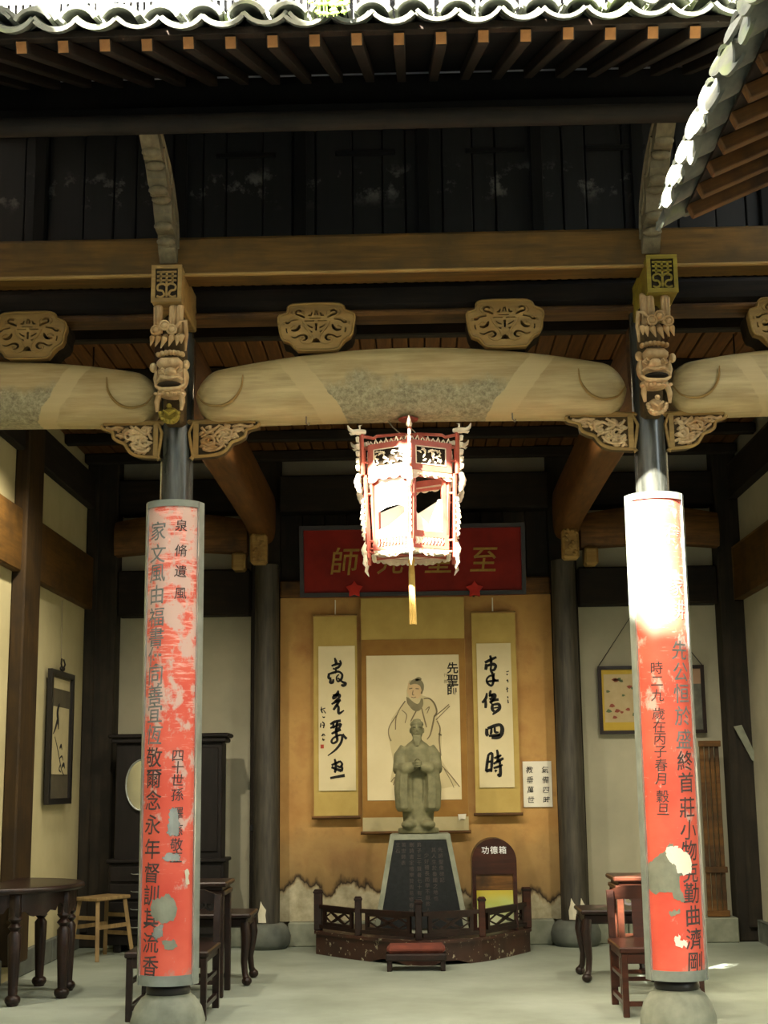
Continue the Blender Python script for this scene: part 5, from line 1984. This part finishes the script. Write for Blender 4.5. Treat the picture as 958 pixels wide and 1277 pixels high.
# ---- dresser with a round mirror
dr = thing('dresser', (-2.08, 12, 0), 'tall dark dresser with cornice, drawers and a round mirror against the back wall', 'cabinet')
x0, x1 = -2.50, -1.62
MB().box((x0, 11.78, .10), (x1, 12.03, 1.66), .008).build('body', 'dresser_dark', dr)
MB().box((x0 - .035, 11.74, 1.66), (x1 + .035, 12.03, 1.70), .01).build('cornice', 'dresser_dark', dr)
MB().box((x0 - .06, 11.72, 1.70), (x1 + .06, 12.03, 1.735), .012).build('cornice', 'dresser_dark', dr)
MB().box((x0 - .03, 11.72, .06), (x1 + .03, 12.03, .70), .008).build('lower_body', 'dresser_dark', dr)
MB().box((x0 - .05, 11.69, .70), (x1 + .05, 12.03, .73), .008).build('worktop', 'dresser_dark', dr)
for k in range(4):
    z = .14 + k * .138
    for (a, b) in ((x0 - .01, (x0 + x1) / 2 - .005), ((x0 + x1) / 2 + .005, x1 + .01)):
        d = MB().box((a, 11.70, z), (b, 11.722, z + .12), .006).build('drawer', 'dresser_dark', dr)
        MB().tube([((a + b) / 2 - .05, 11.70, z + .065), ((a + b) / 2 - .03, 11.68, z + .06), ((a + b) / 2 + .03, 11.68, z + .06), ((a + b) / 2 + .05, 11.70, z + .065)], .004, 6).build('handle', 'silver', d, 60)
MB().box((-2.03, 11.765, .78), (x1 - .03, 11.782, 1.62), .006).build('door', 'dresser_dark', dr)
for (fx) in (x0 + .02, x1 - .08):
    MB().box((fx, 11.74, 0), (fx + .06, 12.0, .08), .008).build('foot', 'dresser_dark', dr)
c = W(177, 979, Y=11.75)
n = 40
loop = [(c.x + .135 * cos(2 * pi * k / n), c.z + .205 * sin(2 * pi * k / n)) for k in range(n)]
mo = MB().prism(loop, lambda u, v, d: (u, 11.772 - d, v), 0, .008).build('mirror', 'mirror', dr)
ring = [(u, 11.762, v) for u, v in loop]
MB().tube(ring + [ring[0], ring[1]], .008, 8, cap=False).build('mirror_rim', 'silver', mo, 60)
MB().box((c.x + .01, 11.755, c.z - .2), (c.x + .018, 11.7635, c.z + .2)).build('mirror_joint', 'dresser_dark', mo)

# ---- framed scroll on the left wall
fs_ = thing('framed_scroll', (WL + .06, 11.2, 1.18), 'tall black framed scroll with an ink bird on a branch, hanging on the left wall', 'picture')
fx = lambda u, v, d: (WL + .03 + d, u, v)
ya, yb, za, zb_ = 10.83, 11.56, 1.18, 2.21
for q in ([(ya, za), (yb, za), (yb, za + .045), (ya, za + .045)], [(ya, zb_ - .04), (yb, zb_ - .04), (yb, zb_), (ya, zb_)],
          [(ya, za + .045), (ya + .06, za + .045), (ya + .06, zb_ - .04), (ya, zb_ - .04)], [(yb - .06, za + .045), (yb, za + .045), (yb, zb_ - .04), (yb - .06, zb_ - .04)]):
    MB().prism(q, fx, 0, .035).build('frame_bar', 'black_paint', fs_)
MB().prism([(ya + .05, za + .03), (yb - .05, za + .03), (yb - .05, zb_ - .03), (ya + .05, zb_ - .03)], fx, .004, .014).build('mount', plain('mount_brown', '#4a4434', '#57503c', 6, .8), fs_)
MB().prism([(ya + .1, za + .23), (yb - .1, za + .23), (yb - .1, 1.93), (ya + .1, 1.93)], fx, .014, .017).build('paper', 'scroll_pale', fs_)
MB().prism([(ya + .1, 2.07), (yb - .1, 2.07), (yb - .1, 2.15), (ya + .1, 2.15)], fx, .014, .017).build('silk_strip', 'scroll_pale', fs_)
def fsx(u, v):
    return (ya + u * (yb - ya), za + v * (zb_ - za))
mb = MB()
for st_ in ([(.28, .50, .004), (.4, .42, .006), (.5, .34, .007), (.62, .25, .006), (.72, .22, .003)], [(.5, .34, .004), (.6, .36, .008), (.66, .33, .004)], [(.55, .3, .005), (.5, .26, .01), (.58, .24, .004)],
            [(.42, .56, .008), (.40, .62, .022), (.36, .68, .028), (.40, .73, .018), (.45, .75, .008)], [(.36, .62, .02), (.28, .56, .014), (.2, .52, .004)], [(.62, .28, .012), (.7, .3, .016), (.74, .27, .006)], [(.5, .42, .01), (.56, .44, .014), (.6, .41, .005)]):
    p = smooth_path([(fsx(a, b)[0], fsx(a, b)[1], w_) for a, b, w_ in st_], 4)
    strip(mb, [(q[0], q[1]) for q in p], [q[2] for q in p], fx, .017, .0185)
mb.build('ink_drawing', 'ink', fs_)
yc = (ya + yb) / 2
MB().tube([(WL + .04, yc, 2.23), (WL + .03, yc, 2.78)], .003, 5).build('hanging_wire', 'wire', fs_)
mb = MB()
for s in (-1, 1):
    mb.tube([(WL + .05, yc, 2.215), (WL + .055, yc + s * .06, 2.27), (WL + .05, yc + s * .03, 2.31)], .007, 6)
    mb.ball((WL + .05, yc + s * .025, 2.235), (.015, .03, .02))
mb.build('hook', 'black_paint', fs_, 60)

# ---- wide framed picture on the right of the back wall
fp = thing('framed_pictures', (1.99, 12.27, 1.68), 'wide framed picture of yellow and grey sheets on a cord, behind the right board', 'picture')
pl_ = W(745, 831, Y=12.27)
pr_ = W(882, 914, Y=12.27)
xa, xb, za, zb_ = pl_.x, pr_.x, pr_.z, pl_.z
ff = XZf(12.285)
for q in ([(xa, za), (xb, za), (xb, za + .03), (xa, za + .03)], [(xa, zb_ - .03), (xb, zb_ - .03), (xb, zb_), (xa, zb_)], [(xa, za + .03), (xa + .03, za + .03), (xa + .03, zb_ - .03), (xa, zb_ - .03)],
          [(xb - .03, za + .03), (xb, za + .03), (xb, zb_ - .03), (xb - .03, zb_ - .03)]):
    MB().prism(q, ff, 0, .03).build('frame_bar', 'furniture', fp)
xm = xa + .55 * (xb - xa)
MB().prism([(xa + .03, za + .03), (xm, za + .03), (xm, zb_ - .03), (xa + .03, zb_ - .03)], ff, .004, .012).build('yellow_sheet', plain('yellow_sheet', '#c0a23c', '#d0b248', 5, .85), fp)
MB().prism([(xa + .05, za + .1), (xm - .03, za + .1), (xm - .03, zb_ - .07), (xa + .05, zb_ - .07)], ff, .012, .0135).build('flower_print', plain('flower_print', '#b9a47a', '#c9b68c', 9, .85), fp)
MB().prism([(xm + .01, zb_ - .16), (xb - .03, zb_ - .16), (xb - .03, zb_ - .03), (xm + .01, zb_ - .03)], ff, .004, .012).build('pink_strip', plain('pink_strip', '#a8876c', '#b4937a', 5, .85), fp)
MB().prism([(xm + .01, za + .03), (xb - .03, za + .03), (xb - .03, zb_ - .16), (xm + .01, zb_ - .16)], ff, .004, .012).build('grey_sheet', plain('grey_sheet', '#4b4d46', '#74756a', 9, .85), fp)
rnd = random.Random(5)
mb, mb3 = MB(), MB()
for k in range(26):
    u, v = rnd.uniform(xa + .08, xm - .06), rnd.uniform(za + .12, zb_ - .1)
    a = rnd.uniform(0, 6.28)
    rr = rnd.uniform(.012, .022)
    (mb if k % 2 else mb3).prism([(u + rr * cos(a + q) * (1.5 if q % 2 < 1 else .8), v + rr * sin(a + q) * .8) for q in (0, 1, 2, 3, 4, 5)], ff, .0136, .0145)
mb.build('flowers', plain('flower_red', '#8f4b3a', '#a05a46', 9, .85), fp, kind='stuff')
mb3.build('leaves', plain('leaf_green', '#5b6a4a', '#6d7a58', 9, .85), fp, kind='stuff')
mb = MB()
for (a, b) in ((.2, .7), (.5, .5), (.8, .72), (.35, .3), (.7, .25)):
    u, v = xm + .03 + a * (xb - xm - .08), za + .06 + b * .42
    mb.tube([(u - .02, 12.271, v - .04), (u, 12.27, v + .03), (u + .02, 12.271, v + .05)], [.006, .012, .004], 6)
mb.build('grey_figures', 'scroll_pale', fp)
apx = W(804, 742, Y=12.29)
MB().tube([(xa + .01, 12.28, zb_), (apx.x, 12.29, apx.z), (xb - .01, 12.28, zb_)], .004, 6).build('cord', 'black_paint', fp)

# ---- wooden rack leaning by the right picture, white board, switch
t = thing('slatted_panel', (2.43, 12.1, .2), 'tall narrow brown slatted panel standing on the right, below the picture', 'panel')
for k in range(4):
    u = 2.365 + k * .042
    MB().box((u, 12.12, .20), (u + .034, 12.15, 1.6), .004).build('slat', 'brown_wood', t)
for z in (.2, .55, 1.58):
    MB().box((2.355, 12.095, z), (2.54, 12.12, z + .05), .004).build('crosspiece', 'brown_wood', t)
t = thing('white_card', (2.68, 12.03, 1.6), 'tilted pale grey card leaning on the dark corner post at the right', 'card')
q = pxm([(915, 906), (925, 904), (949, 955), (938, 948)], 0, 0, 1, 12.05)
MB().prism(q, XZf(12.05), 0, .006).build('sheet', 'stone', t)
t = thing('wall_switch', (-1.41, 12.1, .95), 'small dark box on the left side of the left rear column', 'switch')
c = W(316, 1033, Y=12.05)
MB().box((c.x - .03, 12.03, c.z - .025), (c.x + .02, 12.2, c.z + .03), .008).build('box', 'black_paint', t)
MB().box((c.x + .02, 12.05, c.z - .008), (c.x + .04, 12.2, c.z + .008)).build('bracket', 'black_paint', t)

# ================================================================== LANTERN
LX, LY = -.022, 7.4
ln = thing('palace_lantern', (LX, LY, 2.44), 'sunlit hexagonal red and ivory palace lantern with broken glass hanging from the central beam', 'lantern')


def hexp(r, k, z):
    a = -pi / 2 + k * pi / 3
    return Vector((LX + r * cos(a), LY + r * sin(a), z))


def face_fn(r, k, zoff=0):
    """u runs from corner k to corner k+1 (0..1 scaled to metres), v = z, d outward"""
    a, b = hexp(r, k, 0), hexp(r, k + 1, 0)
    ux = (b - a).normalized()
    nrm = Vector((ux.y, -ux.x, 0))
    if nrm.dot((a + b) / 2 - Vector((LX, LY, 0))) < 0:
        nrm = -nrm
    return (lambda u, v, d: tuple(a + ux * u + nrm * d + Vector((0, 0, v)))), (b - a).length


def bar_(mb, p, q, r):
    mb.tube([p, q], r, 4)


for k in range(6):
    # frieze
    fn, L = face_fn(.252, k)
    e = .012
    MB().prism([(0, 2.905), (L, 2.905), (L, 3.065), (0, 3.065)], fn, -.01, .004, [[(.034, 2.938), (L - .034, 2.938), (L - .034, 3.035), (.034, 3.035)]]).build('frieze_frame', 'lantern_red', ln)
    MB().prism([(.034, 2.938), (L - .034, 2.938), (L - .034, 3.035), (.034, 3.035)], fn, -.009, -.006).build('frieze_back', 'carve_back', ln)
    mb = MB()
    rnd = random.Random(k)
    for (a, b, c_, d_) in ((.036, 2.94, L - .036, 2.94), (.036, 3.033, L - .036, 3.033), (.036, 2.94, .036, 3.033), (L - .036, 2.94, L - .036, 3.033)):
        mb.tube([fn(a, b, .004), fn(c_, d_, .004)], .0035, 5)
    for q in range(26):
        u, v = rnd.uniform(.045, L - .045), rnd.uniform(2.95, 3.022)
        a = rnd.uniform(0, pi)
        du, dv = .014 * cos(a), .011 * sin(a)
        mb.tube([fn(u - du, v - dv, -.004), fn(u, v, .006), fn(u + du, v + dv, -.004)], [.003, .0055, .002], 5)
    mb.build('frieze_carving', 'lantern_bone', ln, 60)
    # scalloped ivory fringe below the frieze and along the top
    mb = MB()
    poly = [(0, 2.905), (L, 2.905)]
    for q in range(24, -1, -1):
        u = L * q / 24
        poly.append((u, 2.885 - .016 * abs(sin(q / 24 * pi * 4)) - .022 * abs(2 * q / 24 - 1) ** 3))
    mb.prism(poly, fn, -.004, .0)
    for q in range(7):
        mb.ball(fn(L * (q + .5) / 7, 2.885, 0), (.011, .011, .009), nu=8, nv=5)
    mb.build('fringe', 'lantern_bone', ln)
    mb = MB()
    for q in range(8):
        u = L * (q + .5) / 8
        mb.tube([fn(u - .01, 3.066, 0), fn(u, 3.08 + .008 * (q % 2), .002), fn(u + .01, 3.066, 0)], .0045, 5)
    mb.build('top_fringe', 'lantern_bone', ln, 60)
    # body: corner posts, rails and glass
    p0, p1 = hexp(.235, k, 2.885), hexp(.215, k, 2.50)
    mb = MB()
    mb.tube([p0, p1], .0105, 4)
    mb.build('corner_post', 'lantern_red', ln)
    a, b = hexp(.222, k, 0), hexp(.222, k + 1, 0)
    fnb, Lb = face_fn(.226, k)
    e0, e1 = .012, Lb - .012
    # inner red sash
    MB().prism([(e0, 2.575), (e1, 2.575), (e1, 2.89), (e0, 2.89)], fnb, -.006, .004, [[(e0 + .022, 2.59), (e1 - .022, 2.59), (e1 - .022, 2.875), (e0 + .022, 2.875)]]).build('sash', 'lantern_red', ln)
    g0, g1 = e0 + .02, e1 - .02
    H = lambda t_: 2.588 + t_ * .289
    if k == 5:       # front left face: pane broken across its middle
        polys = [[(g0, H(1)), (g1, H(1)), (g1, H(.44)), (g0 + .12, H(.5)), (g0 + .05, H(.47)), (g0, H(.40))], [(g0, H(0)), (g1, H(0)), (g1, H(.34)), (g0 + .06, H(.12)), (g0, H(.07))]]
    elif k == 0:     # front right face: only two splinters left
        polys = [[(g0, H(0)), (g1, H(0)), (g1, H(.02)), (g0 + .075, H(.13)), (g0, H(.36))], [(g1, H(.05)), (g1, H(.62)), (g1 - .025, H(.60)), (g1 - .085, H(.12)), (g1 - .03, H(.05))]]
    elif k in (1, 4):
        polys = [[(g0, H(0)), (g1, H(0)), (g1, H(1)), (g0, H(1))]]
    else:
        polys = [[(g0, H(0)), (g1, H(0)), (g1, H(.55)), (g0, H(.8))]]
    for pp in polys:
        MB().prism(pp, fnb, -.003, -.001).build('glass_pane', 'frost', ln)
    # lower band
    MB().prism([(0, 2.50), (Lb, 2.50), (Lb, 2.575), (0, 2.575)], fnb, -.008, .004, [[(.025, 2.516), (Lb - .025, 2.516), (Lb - .025, 2.558), (.025, 2.558)]]).build('band_frame', 'lantern_red', ln)
    mb = MB()
    for q in range(9):
        u = .035 + (Lb - .07) * q / 8
        mb.tube([fnb(u - .008, 2.52, -.002), fnb(u + .002, 2.537, .003), fnb(u - .004, 2.555, -.002)], .0045, 5)
    mb.build('band_carving', 'lantern_bone', ln, 60)
    mb = MB()
    poly = [(0, 2.50), (Lb, 2.50)]
    for q in range(24, -1, -1):
        u = Lb * q / 24
        poly.append((u, 2.478 - .02 * sin(q / 24 * pi) ** 2 + .008 * abs(sin(q / 24 * pi * 5))))
    mb.prism(poly, fnb, -.004, .0)
    for q in range(6):
        mb.ball(fnb(Lb * (q + .5) / 6, 2.477, .001), (.012, .012, .008), nu=8, nv=5)
    mb.build('skirt', 'lantern_bone', ln)
    # outer leaning posts with S arms, dragon finials and hanging carvings
    out = (hexp(1, k, 0) - hexp(0, k, 0)).normalized()
    P = lambda r, z: Vector((LX, LY, z)) + out * r
    side = Vector((-out.y, out.x, 0))
    mb = MB()
    mb.tube([P(.292, 3.125), P(.287, 2.9)], .011, 4)
    mb.tube([P(.272, 2.9), P(.262, 2.46)], .010, 4)
    mb.build('outer_post', 'lantern_red', ln)
    mb = MB()
    mb.tube([P(.29, 3.11), P(.22, 3.105), P(.20, 3.12), P(.06, 3.145), P(.0, 3.15)], .009, 6)
    mb.build('roof_arm', 'lantern_red', ln)
    mb = MB()
    for (z, r0, r1) in ((2.97, .25, .288), (2.80, .232, .272), (2.55, .22, .268)):
        mb.tube([P(r0, z), P(r1, z)], .006, 6)
    mb.build('tie', 'lantern_red', ln)
    mb = MB()
    mb.tube([P(.27, 3.135), P(.31, 3.13), P(.345, 3.128), P(.365, 3.14), P(.375, 3.16)], [.012, .017, .013, .009, .003], 7)
    mb.tube([P(.33, 3.12), P(.355, 3.112), P(.365, 3.12)], [.006, .006, .002], 5)
    mb.tube([P(.30, 3.14), P(.305, 3.165), P(.29, 3.17)], [.006, .006, .002], 5)
    mb.build('dragon_finial', 'lantern_bone', ln, 60)
    mb = MB()
    for q in range(5):
        z = 3.09 - .038 * q
        mb.box(tuple(P(.315, z) - Vector((.008, .008, .016))), tuple(P(.315, z) + Vector((.008, .008, .014))), .003)
        mb.tube([P(.305, z - .016), P(.322, z - .012), P(.325, z + .01)], .0035, 5)
    mb.tube([P(.31, 2.90), P(.322, 2.86), P(.308, 2.81), P(.30, 2.80)], [.012, .017, .012, .004], 7)
    mb.ball(P(.315, 2.84), (.018, .018, .02), nu=8, nv=6)
    mb.build('upper_pendant', 'lantern_bone', ln, 60)
    mb = MB()
    for q in range(7):
        z = 2.76 - .03 * q
        mb.tube([P(.272, z + .014), P(.296 - .004 * abs(q - 3), z + .01), P(.302 - .004 * abs(q - 3), z - .006), P(.28, z - .012)], [.004, .006, .006, .003], 6)
        mb.ball(P(.288, z), (.008, .008, .01), nu=7, nv=5)
    mb.build('side_scrollwork', 'lantern_bone', ln, 60)
    mb = MB()
    mb.tube([P(.275, 2.53), P(.287, 2.50), P(.275, 2.46), P(.283, 2.43), P(.265, 2.40)], [.009, .013, .010, .009, .002], 7)
    mb.ball(P(.28, 2.485), (.015, .015, .017), nu=8, nv=6)
    mb.build('lower_pendant', 'lantern_bone', ln, 60)
# floor plate, bulb holder, hanging rod
MB().prism([tuple(hexp(.205, k, 0)[:2]) for k in range(6)], fxy, 2.500, 2.506).build('base_plate', 'lantern_bone', ln)
mb = MB()
for k in range(3):
    mb.tube([hexp(.25, k, 2.49), hexp(.25, k + 3, 2.49)], .006, 6)
mb.build('base_ribs', 'lantern_red', ln)
MB().tube([(LX, LY, 3.05), (LX, LY, 3.185)], .007, 8).build('rod', 'lantern_bone', ln)
bl = MB()
bl.lathe([(.012, .0), (.016, .02), (.03, .06), (.032, .08), (.022, .105), (.006, .115)], (LX, LY, 2.62), 16)
bl.build('bulb', 'white_paint', ln, 60)
MB().tube([(LX, LY, 2.505), (LX, LY, 2.625)], .012, 8).build('bulb_holder', 'black_paint', ln)
mb = MB()
for k in range(9):
    a = 2 * pi * k / 9
    mb.tube([(LX + .008 * cos(a), LY + .008 * sin(a), 2.47), (LX + .011 * cos(a), LY + .011 * sin(a), 2.40), (LX + .014 * cos(a) + .004, LY + .014 * sin(a), 2.125)], [.004, .006, .006], 5)
mb.build('tassel', 'tassel', ln, 60)
MB().lathe([(.012, 0), (.018, .01), (.016, .03), (.008, .04)], (LX, LY, 2.445), 12).build('tassel_knot', 'tassel', ln, 60)
t = thing('lantern_hook', (LX, LY, 3.2), 'twisted wire hook with a loose cord end under the central beam, above the lantern', 'hook')
MB().tube([(LX + .0, LY, 3.235), (LX, LY, 3.21), (LX + .012, LY - .005, 3.195), (LX, LY - .005, 3.185), (LX - .012, LY, 3.193)], .005, 6).build('hook', 'wire', t, 60)
MB().tube(smooth_path([(LX, LY - .01, 3.19), (LX + .03, LY - .02, 3.15), (LX - .02, LY - .03, 3.12), (LX + .02, LY - .03, 3.10), (LX - .03, LY - .02, 3.135), (LX - .09, LY - .02, 3.19), (LX - .115, LY - .01, 3.235)], 5), .0035, 5).build('loose_cord', 'wire', t, 60)
MB().lathe([(.05, 0), (.055, .01), (.03, .02)], (LX - .005, LY - .05, 3.215), 16).build('rose', plain('rust_red', '#7b3222', '#96452e', 15, .7), t, 60)
for (px_, py_, lb) in ((382, 520, 'left'), (639, 512, 'right')):
    c = W(px_, py_, Y=7.3)
    t = thing('beam_hook', (c.x, 7.3, 3.21), 'tiny bent iron hook under the central beam, %s of the lantern' % lb, 'hook')
    MB().tube([(c.x, 7.3, 3.235), (c.x, 7.3, 3.20), (c.x + .012, 7.3, 3.187), (c.x + .016, 7.3, 3.20)], .004, 5).build('iron_hook', 'wire', t, 60)

# ================================================================== ADDED LAMPS (out of sight behind the moon beam, to brighten the hall)
for (lx, ly, side) in ((-.62, 8.75, 'left'), (.62, 8.75, 'right'), (-2.1, 8.9, 'far left'), (2.1, 8.9, 'far right')):
    t = thing('added_lamp', (lx, ly, 3.75), 'small shaded lamp added out of sight behind the moon beams, %s one' % side, 'lamp', 'added hall lamps')
    MB().tube([(lx, ly, 3.9), (lx, ly, 4.165)], .006, 6).build('cord', 'black_paint', t)
    mb = MB()
    mb.lathe([(.02, .09), (.13, 0), (.135, 0), (.03, .1)], (lx, ly, 3.81), 20)
    mb.build('shade', 'black_paint', t, 40)
    bm_ = newmat('bulb_glow')
    bm_[2].inputs['Emission Color'].default_value = (1, .75, .42, 1)
    bm_[2].inputs['Emission Strength'].default_value = 20
    MB().ball((lx, ly, 3.83), .025).build('bulb', bm_[0], t, 60)
    ld = bpy.data.lights.new('added_lamp_light', 'SPOT')
    ld.energy = 75 if abs(lx) < 1 else 110
    ld.color = (1, .87, .66)
    ld.spot_size = radians(150)
    ld.spot_blend = .5
    ld.shadow_soft_size = .05
    lo = bpy.data.objects.new('added_lamp_light', ld)
    COL.objects.link(lo)
    lo.parent = t
    lo.location = (0, 0, .04)
